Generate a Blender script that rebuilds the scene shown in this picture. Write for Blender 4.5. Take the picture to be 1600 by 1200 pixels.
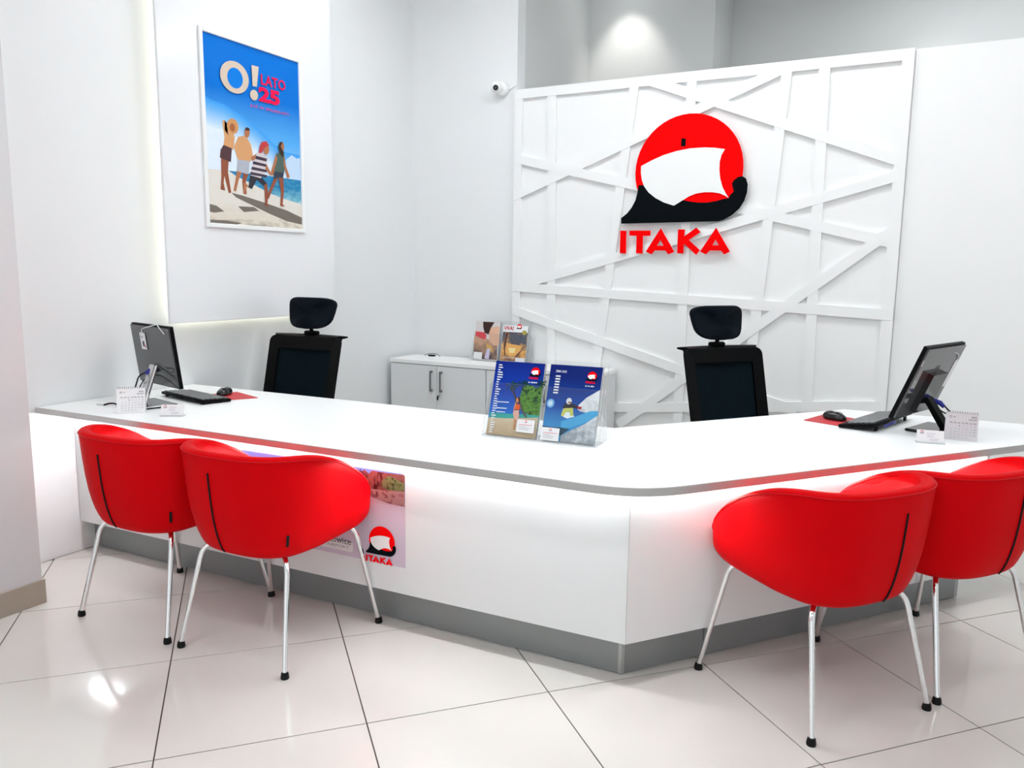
import bpy, bmesh, math, random
import numpy as np
from mathutils import Vector, Matrix

# ------------------------------------------------------------------ clear, camera, world, exposure
for o in list(bpy.data.objects):
    bpy.data.objects.remove(o)
S = bpy.context.scene
COL = S.collection
D2R = math.pi / 180
F_PX, PITCH, ROLL, CAM_H, YAW = 1227.0, 8.3046 * D2R, .7504 * D2R, 1.3875, -27.8 * D2R


def cam_axes():
    cy, sy = math.cos(YAW), math.sin(YAW)
    fw = np.array([sy, cy, 0.]); r = np.array([cy, -sy, 0.]); u = np.array([0, 0, 1.])
    f2 = fw * math.cos(PITCH) - u * math.sin(PITCH)
    u2 = u * math.cos(PITCH) + fw * math.sin(PITCH)
    return np.array([r * math.cos(ROLL) + u2 * math.sin(ROLL), u2 * math.cos(ROLL) - r * math.sin(ROLL), f2])


AX = cam_axes()
cd = bpy.data.cameras.new('camera')
cd.sensor_width = 36.0
cd.lens = F_PX * 36 / 1600
cd.clip_start = .05
cam = bpy.data.objects.new('camera', cd)
COL.objects.link(cam)
cam.matrix_world = Matrix(((AX[0][0], AX[1][0], -AX[2][0], 0), (AX[0][1], AX[1][1], -AX[2][1], 0),
                           (AX[0][2], AX[1][2], -AX[2][2], CAM_H), (0, 0, 0, 1)))
S.camera = cam
S.view_settings.view_transform = 'Standard'
S.view_settings.look = 'None'
S.view_settings.gamma = 1
S.view_settings.exposure = 0.85
S.view_settings.use_curve_mapping = False
S.cycles.use_denoising = True
S.cycles.max_bounces = 10
S.cycles.diffuse_bounces = 6
S.cycles.transparent_max_bounces = 16
S.cycles.sample_clamp_indirect = 6
W = bpy.data.worlds.new('mall_light'); S.world = W; W.use_nodes = True
W.node_tree.nodes['Background'].inputs[0].default_value = (.93, .965, 1, 1)
W.node_tree.nodes['Background'].inputs[1].default_value = .62
LAMP_POWER = 23.0          # emission of the ceiling panels
LED_DESK = 54.0
LED_PANEL = 2.5


def px_on(x, y, p, n):      # a photo pixel's point on a plane, in metres
    r = AX.T @ np.array([(x - 800) / F_PX, -(y - 600) / F_PX, 1])
    n = np.array(n, float); c = np.array([0, 0, CAM_H])
    return c + r * (((np.array(p) - c) @ n) / (r @ n))


# ------------------------------------------------------------------ materials
MAT = {}


def mat(name, col, rough=.5, metal=0., spec=.5, emit=0., noise=0., nscale=8., bump=0., bscale=60., alpha=1., coat=0., trans=0., ior=1.45):
    m = bpy.data.materials.new(name); m.use_nodes = True
    nt = m.node_tree; b = nt.nodes['Principled BSDF']
    c = (col[0], col[1], col[2], 1)
    b.inputs['Base Color'].default_value = c
    b.inputs['Roughness'].default_value = rough
    b.inputs['Metallic'].default_value = metal
    b.inputs['Specular IOR Level'].default_value = spec
    b.inputs['Alpha'].default_value = alpha
    b.inputs['Coat Weight'].default_value = coat
    b.inputs['Transmission Weight'].default_value = trans
    b.inputs['IOR'].default_value = ior
    if emit:
        b.inputs['Emission Color'].default_value = c
        b.inputs['Emission Strength'].default_value = emit
    if noise or bump:
        tc = nt.nodes.new('ShaderNodeTexCoord')
    if noise:
        n = nt.nodes.new('ShaderNodeTexNoise'); n.inputs['Scale'].default_value = nscale; n.inputs['Detail'].default_value = 5
        nt.links.new(tc.outputs['Object'], n.inputs['Vector'])
        mx = nt.nodes.new('ShaderNodeMix'); mx.data_type = 'RGBA'
        mx.inputs['A'].default_value = tuple(v * (1 - noise) for v in col[:3]) + (1,)
        mx.inputs['B'].default_value = tuple(min(1, v * (1 + noise)) for v in col[:3]) + (1,)
        nt.links.new(n.outputs['Fac'], mx.inputs['Factor'])
        nt.links.new(mx.outputs['Result'], b.inputs['Base Color'])
    if bump:
        n2 = nt.nodes.new('ShaderNodeTexNoise'); n2.inputs['Scale'].default_value = bscale
        nt.links.new(tc.outputs['Object'], n2.inputs['Vector'])
        bp = nt.nodes.new('ShaderNodeBump'); bp.inputs['Strength'].default_value = bump; bp.inputs['Distance'].default_value = .002
        nt.links.new(n2.outputs['Fac'], bp.inputs['Height']); nt.links.new(bp.outputs['Normal'], b.inputs['Normal'])
    MAT[name] = m
    return m


def srgb(r, g, b):
    f = lambda v: (v / 255 / 12.92) if v / 255 <= .04045 else ((v / 255 + .055) / 1.055) ** 2.4
    return (f(r), f(g), f(b))


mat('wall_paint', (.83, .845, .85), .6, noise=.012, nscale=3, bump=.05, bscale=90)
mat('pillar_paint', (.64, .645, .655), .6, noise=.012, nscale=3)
mat('wall_grey_paint', (.70, .71, .70), .6, noise=.012, nscale=3)
mat('ceiling_paint', (.86, .87, .87), .8, noise=.01)
mat('lacquer', (.85, .865, .88), .13, spec=.5, noise=.006, nscale=2)
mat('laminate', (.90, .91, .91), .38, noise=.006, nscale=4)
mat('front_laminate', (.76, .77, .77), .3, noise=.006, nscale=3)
mat('partition_white', (.88, .885, .88), .45, noise=.006, nscale=4)
mat('cabinet_white', (.74, .75, .76), .4, noise=.008, nscale=4)
mat('edge_alu', (.46, .45, .44), .34, metal=.45, noise=.03, nscale=30)
mat('plinth_alu', (.27, .28, .28), .42, metal=.55, noise=.04, nscale=6)
mat('plinth_trim', (.42, .43, .42), .3, metal=.7, noise=.03)
mat('tile', (.61, .595, .56), .1, spec=.5, noise=.05, nscale=2.2, coat=.15)
mat('grout', (.07, .05, .045), .8, noise=.1)
mat('skirting_tile', (.38, .33, .27), .3, noise=.12, nscale=7)
mat('red_leather', (.58, .0003, .003), .5, spec=.05, noise=.05, nscale=5, bump=.12, bscale=260)
mat('red_piping', (.55, .0006, .004), .5, spec=.15, noise=.04)
mat('chrome', (.82, .82, .82), .07, metal=1, noise=.02)
mat('rubber', (.006, .006, .006), .5, spec=.2, noise=.1)
mat('black_plastic', (.0015, .0016, .002), .5, spec=.10, noise=.1)
mat('black_gloss', (.010, .010, .011), .12, noise=.1)
mat('grey_gloss', (.055, .058, .060), .1, noise=.05, coat=.3)
mat('mesh_navy', (.0025, .008, .012), .8, spec=.08, noise=.5, nscale=140)
mat('pad_navy', (.003, .006, .010), .75, spec=.10, noise=.35, nscale=120)
mat('silver', (.62, .62, .63), .25, metal=.8, noise=.03)
mat('handle_grey', (.22, .22, .22), .35, metal=.6, noise=.05)
mat('key_grey', (.16, .165, .17), .3, noise=.05)  # base colour raised to stand for glossy reflection on the dark keys
mat('vga_blue', (.010, .016, .30), .4, noise=.05)
mat('mat_red', (.58, .04, .05), .6, noise=.05, nscale=40)
mat('paper', (.80, .80, .81), .6, noise=.01)
mat('paper_edge', (.45, .45, .46), .7, noise=.25, nscale=120)
mat('card_grey', (.62, .60, .62), .6, noise=.02)
mat('lamp_white', (.94, .975, 1), .5, emit=LAMP_POWER)
mat('led_cool', (.95, .97, 1), .5, emit=LED_DESK)
mat('led_warm', (1, .97, .80), .5, emit=LED_PANEL)
mat('logo_red', srgb(250, 2, 4), .55, spec=.04, noise=.01)
mat('logo_black', srgb(2, 7, 12), .55, spec=.08, noise=.05)
mat('logo_white', (.88, .89, .88), .4, noise=.005)
mat('logo_side', (.80, .80, .80), .4, noise=.01)
mat('lens_black', (.004, .004, .005), .1, noise=.05)
mat('grey_line', (.25, .25, .27), .6, noise=.05)
# acrylic: clear plate
m = bpy.data.materials.new('acrylic'); m.use_nodes = True; nt = m.node_tree; nt.nodes.clear()
out = nt.nodes.new('ShaderNodeOutputMaterial'); tr = nt.nodes.new('ShaderNodeBsdfTransparent'); gl = nt.nodes.new('ShaderNodeBsdfGlossy')
tr.inputs[0].default_value = (.98, .985, .985, 1); gl.inputs['Roughness'].default_value = .03
lw = nt.nodes.new('ShaderNodeLayerWeight'); lw.inputs[0].default_value = .5
pw = nt.nodes.new('ShaderNodeMath'); pw.operation = 'POWER'; pw.inputs[1].default_value = 4.5; nt.links.new(lw.outputs['Facing'], pw.inputs[0])
fr = nt.nodes.new('ShaderNodeMath'); fr.operation = 'MULTIPLY_ADD'; fr.inputs[1].default_value = .5; fr.inputs[2].default_value = .025; nt.links.new(pw.outputs[0], fr.inputs[0])
mx = nt.nodes.new('ShaderNodeMixShader')
nt.links.new(fr.outputs[0], mx.inputs[0]); nt.links.new(tr.outputs[0], mx.inputs[1]); nt.links.new(gl.outputs[0], mx.inputs[2])
nt.links.new(mx.outputs[0], out.inputs[0]); MAT['acrylic'] = m
m = bpy.data.materials.new('acrylic_edge'); m.use_nodes = True; nt = m.node_tree; b = nt.nodes['Principled BSDF']
b.inputs['Base Color'].default_value = (.93, .95, .96, 1); b.inputs['Alpha'].default_value = .4; b.inputs['Roughness'].default_value = .1
MAT['acrylic_edge'] = m


def ink(r, g, b):           # flat printing ink, by its sRGB colour
    k = 'ink_%d_%d_%d' % (r, g, b)
    if k not in MAT:
        mat(k, srgb(r, g, b), .5, spec=.12, noise=.04, nscale=30)
    return k


def ink_grad(name, c0, c1, axis, v0, v1, c2=None, nz=.0, nscale=6., stretch=(1, 1, 1)):
    """printed colour running from c0 to c1 (to c2) along one object axis"""
    m = bpy.data.materials.new(name); m.use_nodes = True; nt = m.node_tree; b = nt.nodes['Principled BSDF']
    b.inputs['Roughness'].default_value = .4; b.inputs['Specular IOR Level'].default_value = .12
    tc = nt.nodes.new('ShaderNodeTexCoord'); sp = nt.nodes.new('ShaderNodeSeparateXYZ'); nt.links.new(tc.outputs['Object'], sp.inputs[0])
    mr = nt.nodes.new('ShaderNodeMapRange'); mr.inputs['From Min'].default_value = v0; mr.inputs['From Max'].default_value = v1
    nt.links.new(sp.outputs['XYZ'.index(axis)], mr.inputs['Value'])
    cr = nt.nodes.new('ShaderNodeValToRGB'); cr.color_ramp.elements[0].color = srgb(*c0) + (1,)
    cr.color_ramp.elements[1].color = srgb(*(c2 or c1)) + (1,)
    if c2:
        e = cr.color_ramp.elements.new(.5); e.color = srgb(*c1) + (1,)
    fac = mr.outputs['Result']
    if nz:
        mp = nt.nodes.new('ShaderNodeMapping'); mp.inputs['Scale'].default_value = stretch
        n = nt.nodes.new('ShaderNodeTexNoise'); n.inputs['Scale'].default_value = nscale; n.inputs['Detail'].default_value = 6
        nt.links.new(tc.outputs['Object'], mp.inputs['Vector']); nt.links.new(mp.outputs[0], n.inputs['Vector'])
        ma = nt.nodes.new('ShaderNodeMath'); ma.operation = 'MULTIPLY_ADD'; ma.inputs[1].default_value = nz * 2; ma.inputs[2].default_value = -nz
        nt.links.new(n.outputs['Fac'], ma.inputs[0])
        ad = nt.nodes.new('ShaderNodeMath'); ad.operation = 'ADD'; ad.use_clamp = True
        nt.links.new(mr.outputs['Result'], ad.inputs[0]); nt.links.new(ma.outputs[0], ad.inputs[1]); fac = ad.outputs[0]
    nt.links.new(fac, cr.inputs[0]); nt.links.new(cr.outputs[0], b.inputs['Base Color'])
    MAT[name] = m
    return name


# ------------------------------------------------------------------ mesh builder
class MB:
    def __init__(s):
        s.v = []; s.f = []; s.mi = []; s.mats = []

    def m(s, name):
        if name not in s.mats: s.mats.append(name)
        return s.mats.index(name)

    def add(s, verts, faces, mt):
        k = len(s.v); i = s.m(mt)
        s.v += [tuple(map(float, p)) for p in verts]
        for f in faces:
            s.f.append([k + a for a in f]); s.mi.append(i)
        return s

    def box(s, lo, hi, mt, bev=0., R=None, T=None, seg=1):
        bm = bmesh.new(); bmesh.ops.create_cube(bm, size=1)
        c = [(a + b) / 2 for a, b in zip(lo, hi)]; d = [b - a for a, b in zip(lo, hi)]
        for v in bm.verts:
            v.co = Vector((v.co.x * d[0] + c[0], v.co.y * d[1] + c[1], v.co.z * d[2] + c[2]))
        if bev:
            bmesh.ops.bevel(bm, geom=bm.edges[:], offset=bev, segments=seg, affect='EDGES', profile=.5)
        return s.from_bm(bm, mt, R, T)

    def from_bm(s, bm, mt, R=None, T=None):
        bm.verts.index_update()
        vs = [v.co.copy() for v in bm.verts]
        if R is not None: vs = [R @ v for v in vs]
        if T is not None: vs = [v + Vector(T) for v in vs]
        s.add(vs, [[v.index for v in f.verts] for f in bm.faces], mt); bm.free()
        return s

    def prism(s, pts, ex, ey, n, o, d0, d1, mt, side=None):
        """polygon pts (2D) in the plane o+ex,ey extruded along n from d0 to d1"""
        ex, ey, n, o = map(lambda q: np.array(q, float), (ex, ey, n, o))
        P = [o + ex * x + ey * y for x, y in pts]; k = len(P)
        area = sum(pts[i][0] * pts[(i + 1) % k][1] - pts[(i + 1) % k][0] * pts[i][1] for i in range(k))
        flip = (area > 0) != (np.dot(np.cross(ex, ey), n) > 0)
        if flip: P = P[::-1]
        lo = [p + n * d0 for p in P]; hi = [p + n * d1 for p in P]
        s.add(lo + hi, [list(range(k))[::-1]] + [list(range(k, 2 * k))], mt)
        s.add(lo + hi, [[i, (i + 1) % k, k + (i + 1) % k, k + i] for i in range(k)], side or mt)
        return s

    def tube(s, path, r, mt, n=10, cap=True, closed=False):
        P = [Vector(p) for p in path]; R = r if isinstance(r, (list, tuple)) else [r] * len(P)
        vs = []; L = len(P); up = None
        for i in range(L):
            t = (P[(i + 1) % L] - P[i - 1]) if closed else (P[min(i + 1, L - 1)] - P[max(i - 1, 0)])
            t.normalize()
            if up is None:
                up = Vector((0, 0, 1)) if abs(t.z) < .9 else Vector((1, 0, 0))
            a = (up - t * up.dot(t)).normalized(); b = t.cross(a); up = a
            for j in range(n):
                w = 2 * math.pi * j / n
                vs.append(P[i] + (a * math.cos(w) + b * math.sin(w)) * R[i])
        fs = []
        for i in range(L if closed else L - 1):
            for j in range(n):
                fs.append([i * n + j, i * n + (j + 1) % n, ((i + 1) % L) * n + (j + 1) % n, ((i + 1) % L) * n + j])
        if cap and not closed:
            fs.append(list(range(n))[::-1]); fs.append(list(range((L - 1) * n, L * n)))
        return s.add(vs, fs, mt)

    def lathe(s, prof, mt, c=(0, 0, 0), n=20, R=None):
        vs = []; fs = []
        for r, z in prof:
            for j in range(n):
                w = 2 * math.pi * j / n; v = Vector((r * math.cos(w), r * math.sin(w), z))
                if R is not None: v = R @ v
                vs.append(v + Vector(c))
        L = len(prof)
        for i in range(L - 1):
            for j in range(n):
                fs.append([i * n + j, i * n + (j + 1) % n, (i + 1) * n + (j + 1) % n, (i + 1) * n + j])
        fs.append(list(range(n))[::-1]); fs.append(list(range((L - 1) * n, L * n)))
        return s.add(vs, fs, mt)

    def build(s, name, parent=None, smooth=False, sub=0, off=(0, 0, 0), fix=False):
        me = bpy.data.meshes.new(name)
        me.from_pydata([(a - off[0], b - off[1], c - off[2]) for a, b, c in s.v], [], s.f)
        for k in s.mats: me.materials.append(MAT[k])
        me.polygons.foreach_set('material_index', s.mi)
        if smooth: me.polygons.foreach_set('use_smooth', [True] * len(s.f))
        if fix:
            bm = bmesh.new(); bm.from_mesh(me); bmesh.ops.remove_doubles(bm, verts=bm.verts, dist=1e-5)
            bmesh.ops.recalc_face_normals(bm, faces=bm.faces); bm.to_mesh(me); bm.free()
        me.update()
        o = bpy.data.objects.new(name, me); COL.objects.link(o)
        if parent: o.parent = parent
        if sub:
            md = o.modifiers.new('subdivision', 'SUBSURF'); md.levels = sub; md.render_levels = sub
        elif smooth:
            me.set_sharp_from_angle(angle=math.radians(40))
        return o


def thing(name, label, cat, loc=(0, 0, 0), rz=0., group=None):
    o = bpy.data.objects.new(name, None); COL.objects.link(o)
    o.location = loc; o.rotation_euler = (0, 0, rz); o.empty_display_size = .05
    o['label'] = label; o['category'] = cat
    if group: o['group'] = group
    return o


def tag(o, label, cat, group=None):
    o['label'] = label; o['category'] = cat
    if group: o['group'] = group
    return o


def struct(o):
    o['kind'] = 'structure'; return o


def smooth_path(pts, n=6):
    """Catmull-Rom through pts"""
    P = [np.array(p, float) for p in pts]; P = [2 * P[0] - P[1]] + P + [2 * P[-1] - P[-2]]; out = []
    for i in range(1, len(P) - 2):
        for k in range(n):
            t = k / n
            out.append(.5 * ((2 * P[i]) + (-P[i - 1] + P[i + 1]) * t + (2 * P[i - 1] - 5 * P[i] + 4 * P[i + 1] - P[i + 2]) * t * t
                             + (-P[i - 1] + 3 * P[i] - 3 * P[i + 1] + P[i + 2]) * t ** 3))
    out.append(P[-2]); return out


# ------------------------------------------------------------------ flat print on a real plane
def homog(src, dst):
    A = []
    for (x, y), (u, v) in zip(src, dst):
        A.append([x, y, 1, 0, 0, 0, -u * x, -u * y, -u]); A.append([0, 0, 0, x, y, 1, -v * x, -v * y, -v])
    h = np.linalg.svd(np.array(A))[2][-1].reshape(3, 3)
    return lambda x, y: tuple((lambda q: q[:2] / q[2])(h @ np.array([x, y, 1.])))


def text_faces(txt, bold=0., spacing=1.0):
    cu = bpy.data.curves.new('lettering', 'FONT'); cu.body = txt; cu.resolution_u = 2; cu.offset = bold; cu.space_character = spacing
    o = bpy.data.objects.new('lettering', cu); COL.objects.link(o)
    dg = bpy.context.evaluated_depsgraph_get(); me = bpy.data.meshes.new_from_object(o.evaluated_get(dg))
    vs = np.array([v.co[:2] for v in me.vertices]); fs = [list(p.vertices) for p in me.polygons]
    bpy.data.objects.remove(o); bpy.data.curves.remove(cu); bpy.data.meshes.remove(me)
    return vs, fs


class Print:
    """ink shapes on a plane (o, ex, ey, normal n); every further layer lies a hair prouder"""
    def __init__(s, o, ex, ey, n, fmap=lambda x, y: (x, y), step=.00012):
        s.o, s.ex, s.ey, s.n = [np.array(q, float) for q in (o, ex, ey, n)]
        s.map = fmap; s.k = 0; s.mb = MB(); s.step = step

    def at(s, q, k):
        return s.o + s.ex * q[0] + s.ey * q[1] + s.n * (s.step * (k + 1))

    def poly(s, pts, mt, raw=False):
        s.k += 1
        q = [p if raw else s.map(*p) for p in pts]
        a = sum(q[i][0] * q[(i + 1) % len(q)][1] - q[(i + 1) % len(q)][0] * q[i][1] for i in range(len(q)))
        if (a > 0) != (np.dot(np.cross(s.ex, s.ey), s.n) > 0): q = q[::-1]
        s.mb.add([s.at(p, s.k) for p in q], [list(range(len(q)))], mt); return s

    def oval(s, cx, cy, rx, ry, mt, shear=0., n=20, raw=False):
        return s.poly([(cx + rx * math.cos(w), cy + ry * math.sin(w) + shear * rx * math.cos(w)) for w in [2 * math.pi * i / n for i in range(n)]], mt, raw)

    def text(s, txt, box, mt, bold=0., raw=True, spacing=1.0, keep=False):
        """box = (x0, y0, x1, y1) in plane units"""
        vs, fs = text_faces(txt, bold, spacing); s.k += 1
        if len(vs) == 0: return s
        lo, hi = vs.min(0), vs.max(0); q = (vs - lo) / np.maximum(hi - lo, 1e-6)
        x0, y0, x1, y1 = box
        if keep:
            w = (y1 - y0) * (hi[0] - lo[0]) / (hi[1] - lo[1]); x1 = x0 + min(w, x1 - x0)
        q = q * np.array([x1 - x0, y1 - y0]) + np.array([x0, y0])
        up = np.dot(np.cross(s.ex, s.ey), s.n) > 0
        s.mb.add([s.at(p, s.k) for p in q], [f if up else f[::-1] for f in fs], mt); return s

    def build(s, name, parent=None, off=(0, 0, 0)):
        return s.mb.build(name, parent, off=off)


# the emblem, traced from the wall sign (crop pixels; x = 940+u/4.615, y = 160+v/4.615)
SAIL = [(287, 460), (360, 420), (450, 380), (540, 352), (640, 332), (740, 325), (820, 328), (890, 337), (865, 380), (852, 430), (850, 490), (856, 550), (872, 610), (895, 655), (917, 690), (890, 672), (850, 655), (800, 648), (740, 648), (680, 658), (630, 678), (590, 703), (560, 722), (522, 745), (450, 722), (390, 690), (340, 650), (308, 605), (292, 560), (285, 510)]
HULL = [(142, 835), (185, 800), (220, 755), (245, 705), (258, 655), (268, 597), (300, 597), (308, 605), (340, 650), (390, 690), (450, 722), (522, 745), (560, 722), (585, 705), (640, 715), (700, 722), (760, 722), (830, 710), (880, 696), (917, 690), (925, 670), (953, 643), (940, 585), (955, 560), (985, 537), (1015, 532), (1042, 548), (1055, 590), (1050, 650), (1030, 710), (995, 765), (940, 815), (880, 848), (840, 858), (142, 875)]
SLOT = [(577, 258), (608, 262), (605, 316), (574, 316)]
LETTERS = [('I', [(135, 924), (180, 926), (176, 1090), (131, 1088)]),
           ('T', [(200, 924), (354, 924), (353, 962), (300, 962), (296, 1090), (248, 1088), (252, 962), (200, 960)]),
           ('A', [(427, 905), (525, 1078), (482, 1096), (458, 1068), (384, 1068), (360, 1096), (318, 1076), (426.99, 905.02), (425, 993), (400, 1033), (446, 1033), (425.01, 993)]),
           ('K', [(551, 916), (600, 916), (597, 965), (683, 902), (714, 935), (630, 992), (709, 1066), (682, 1100), (594, 1020), (591, 1090), (544, 1088)]),
           ('A', [(826, 902), (926, 1076), (884, 1096), (858, 1068), (782, 1068), (752, 1096), (709, 1076), (825.99, 902.02), (822, 990), (800, 1030), (845, 1030), (822.01, 990)])]
LOGO_Y = 5.055


def lg(u, v):
    p = px_on(940 + u / 4.615, 160 + v / 4.615, (0, LOGO_Y, 0), (0, 1, 0)); return (p[0], p[2])


DISC_C = lg(621, 490); DISC_R = (lg(1010, 480)[0] - lg(232, 500)[0]) / 2
DISC = [(DISC_C[0] + DISC_R * math.cos(2 * math.pi * i / 48), DISC_C[1] + DISC_R * math.sin(2 * math.pi * i / 48)) for i in range(48)]
L_SAIL = [lg(*p) for p in SAIL]; L_HULL = [lg(*p) for p in HULL]; L_SLOT = [lg(*p) for p in SLOT]
L_LET = [(k, [lg(*p) for p in q]) for k, q in LETTERS]
zc = min(p[1] for p in L_HULL) + .02; DISC = [(x, max(z, zc)) for x, z in DISC]
LX0 = min(p[0] for p in L_HULL); LX1 = max(p[0] for p in L_HULL); LZ0 = min(p[1] for k, q in L_LET for p in q); LZ1 = DISC_C[1] + DISC_R


def emblem(pr, x, y, w, black='logo_black', red='logo_red', white='logo_white', words=True):
    """small printed copy of the emblem: lower left corner (x, y), width w, in plane units"""
    s = w / (LX1 - LX0)
    T = lambda P: [(x + (a - LX0) * s, y + (b - LZ0) * s) for a, b in P]
    pr.poly(T(DISC), red, True); pr.poly(T(L_HULL), black, True); pr.poly(T(L_SAIL), white, True)
    if words:
        for k, q in L_LET: pr.poly(T(q), red, True)


# ================================================================== THE ROOM
WX = -3.575     # left wall
BY = 5.12       # back wall and lattice board
CZ = 3.75       # ceiling
RX = 2.7
g = MB().box((-3.75, -3.6, -.06), (RX + .15, 7.5, -.0025), 'grout').build('floor'); struct(g)
# square tiles laid at an angle, each a slab of its own
t_yaw = 70.948 * D2R + YAW
U2 = np.array([math.sin(t_yaw), math.cos(t_yaw)]); V2 = np.array([math.sin(t_yaw + math.pi / 2), math.cos(t_yaw + math.pi / 2)])
T0 = -1.95906 * np.array([math.cos(YAW), -math.sin(YAW)]) + 2.98131 * np.array([math.sin(YAW), math.cos(YAW)])


def clip(poly, n, c):
    out = []
    for i in range(len(poly)):
        a, b = np.array(poly[i]), np.array(poly[(i + 1) % len(poly)]); da, db = a @ n - c, b @ n - c
        if da <= 0: out.append(tuple(a))
        if (da < 0 < db) or (db < 0 < da): out.append(tuple(a + (b - a) * da / (da - db)))
    return out


for a in range(-13, 16):
    for b in range(-14, 15):
        e = .0022
        q = [T0 + .6 * ((b + p) * U2 + (a + r) * V2) + (U2 * (e if p == 0 else -e) + V2 * (e if r == 0 else -e)) for p, r in ((0, 0), (1, 0), (1, 1), (0, 1))]
        c = sum(q) / 4
        if c[1] < -3.6: continue
        q = [tuple(p) for p in q]
        for n, k in (((-1, 0), 3.57), ((1, 0), RX), ((0, 1), BY - .02), ((0, -1), 3.5)):
            q = clip(q, np.array(n, float), k)
            if len(q) < 3: break
        if len(q) < 3: continue
        ar = abs(sum(q[i][0] * q[(i + 1) % len(q)][1] - q[(i + 1) % len(q)][0] * q[i][1] for i in range(len(q)))) / 2
        if ar < .002: continue
        c = np.mean(np.array(q), 0)
        o = MB().prism(q, (1, 0, 0), (0, 1, 0), (0, 0, 1), (0, 0, 0), -.0025, 0, 'tile').build('tile', off=(c[0], c[1], 0))
        o.parent = g; o.location = (c[0], c[1], 0)

struct(MB().box((WX - .15, -3.6, 0), (WX, BY, CZ), 'wall_paint').build('wall_left'))
struct(MB().box((WX - .15, BY, 0), (-2.69, BY + .12, CZ), 'wall_paint').build('wall_back'))
struct(MB().box((-2.81, BY + .12, 0), (-2.69, 6.4, CZ), 'wall_grey_paint').build('wall_recess'))
far = MB().box((-2.81, 6.4, 0), (-1.64, 7.2, CZ), 'wall_grey_paint')
far.box((-1.64, 7.0, 0), (RX + .15, 7.2, CZ), 'wall_grey_paint')
struct(far.build('wall_far'))
struct(MB().box((RX, -3.6, 0), (RX + .15, 7.0, CZ), 'wall_paint').build('wall_right'))
struct(MB().box((WX - .15, -3.6, CZ), (RX + .15, 7.2, CZ + .1), 'ceiling_paint').build('ceiling'))
# pillar at the left edge, with its tiled skirting
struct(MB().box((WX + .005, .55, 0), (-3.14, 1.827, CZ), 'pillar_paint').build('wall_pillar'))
struct(MB().box((-3.14, .55, 0), (-3.131, 1.836, .1), 'skirting_tile', .001).box((WX + .006, 1.827, 0), (-3.14, 1.836, .1), 'skirting_tile').build('baseboard_pillar'))

# lattice partition: boards, then each bar a piece of its own
PTOP = 2.632
part = MB()
part.box((-2.689, BY - .02, 0), (-.178, BY + .06, PTOP - .001), 'partition_white')
part.box((-.174, BY - .008, 0), (RX, BY + .06, PTOP), 'partition_white')
part.box((-.18, BY - .004, 0), (-.17, BY + .05, PTOP - .004), 'card_grey')
PW = struct(part.build('wall_partition'))
BARS = [((802, 143), (798, 560)), ((862, 138), (860.5, 570)), ((991, 132), (932, 566)), ((1081, 118), (1058.5, 660)), ((1230, 105), (1175, 540)),
        ((1289, 98), (1260, 640)), ((1425.5, 87), (1378, 640)), ((797.5, 149.2), (1433, 85)),
        ((800, 246.5), (1398, 380)), ((801, 307.5), (1235, 102)), ((1005, 122.6), (1406, 251)), ((798, 449.5), (1405, 273.5)), ((797, 447.5), (1399, 493)),
        ((965, 664), (1395, 359)), ((797, 483), (1245, 643)), ((900, 637), (1378, 635))]
PF = BY - .02
for i, (p, q) in enumerate(BARS):
    A = px_on(*p, (0, PF - .02, 0), (0, 1, 0)); B = px_on(*q, (0, PF - .02, 0), (0, 1, 0))
    A, B = np.array([A[0], A[2]]), np.array([B[0], B[2]])
    wd = .031
    if i in (0, 1, 2, 3, 4, 5, 6):            # the uprights run down to the floor
        dz = (B - A) / np.linalg.norm(B - A)
        if i not in (2, 4): B = B + dz * (B[1] - .02) / abs(dz[1])
        else: B = B + dz * (.35 if i == 2 else .4)
    if i == 0: A = np.array([-2.656, PTOP]); B = np.array([-2.656, .02])
    if i == 6: A = np.array([-.211, PTOP]); B = np.array([-.211, .02])
    if i == 7: A = np.array([-2.687, PTOP - wd]); B = np.array([-.181, PTOP - wd])
    d = (B - A) / np.linalg.norm(B - A); n = np.array([-d[1], d[0]]) * wd
    pts = [tuple(A + n), tuple(B + n), tuple(B - n), tuple(A - n)]
    for nn, c in (((1, 0), -.1805), ((-1, 0), 2.6865), ((0, 1), PTOP), ((0, -1), -.02)):
        pts = clip(pts, np.array(nn, float), c)
    MB().prism(pts, (1, 0, 0), (0, 0, 1), (0, -1, 0), (0, PF, 0), 0, .0195 + .00035 * i, 'partition_white').build('lattice_bar', PW)

# glossy backlit panel on the left wall
wp = thing('wall_panel', 'tall glossy white board on the left wall, softly lit from behind', 'panel', (WX, 3.42, 1.08))
PX = -3.47
MB().box((PX - .018, 2.775, 1.085), (PX, 4.063, 3.45), 'lacquer', .002).build('board', wp, off=(WX, 3.42, 1.08))
ld = MB()
ld.box((WX + .002, 2.875, 1.125), (WX + .022, 2.89, 3.40), 'led_warm')
ld.box((WX + .002, 2.875, 1.098), (WX + .022, 3.99, 1.112), 'led_warm')
ld.build('light_strip', wp, off=(WX, 3.42, 1.08))['label'] = 'warm glowing strip behind the board'
MB().box((WX, 2.95, 1.3), (PX - .018, 3.0, 3.3), 'silver').box((WX, 3.85, 1.3), (PX - .018, 3.9, 3.3), 'silver').build('batten', wp, off=(WX, 3.42, 1.08))

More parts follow.
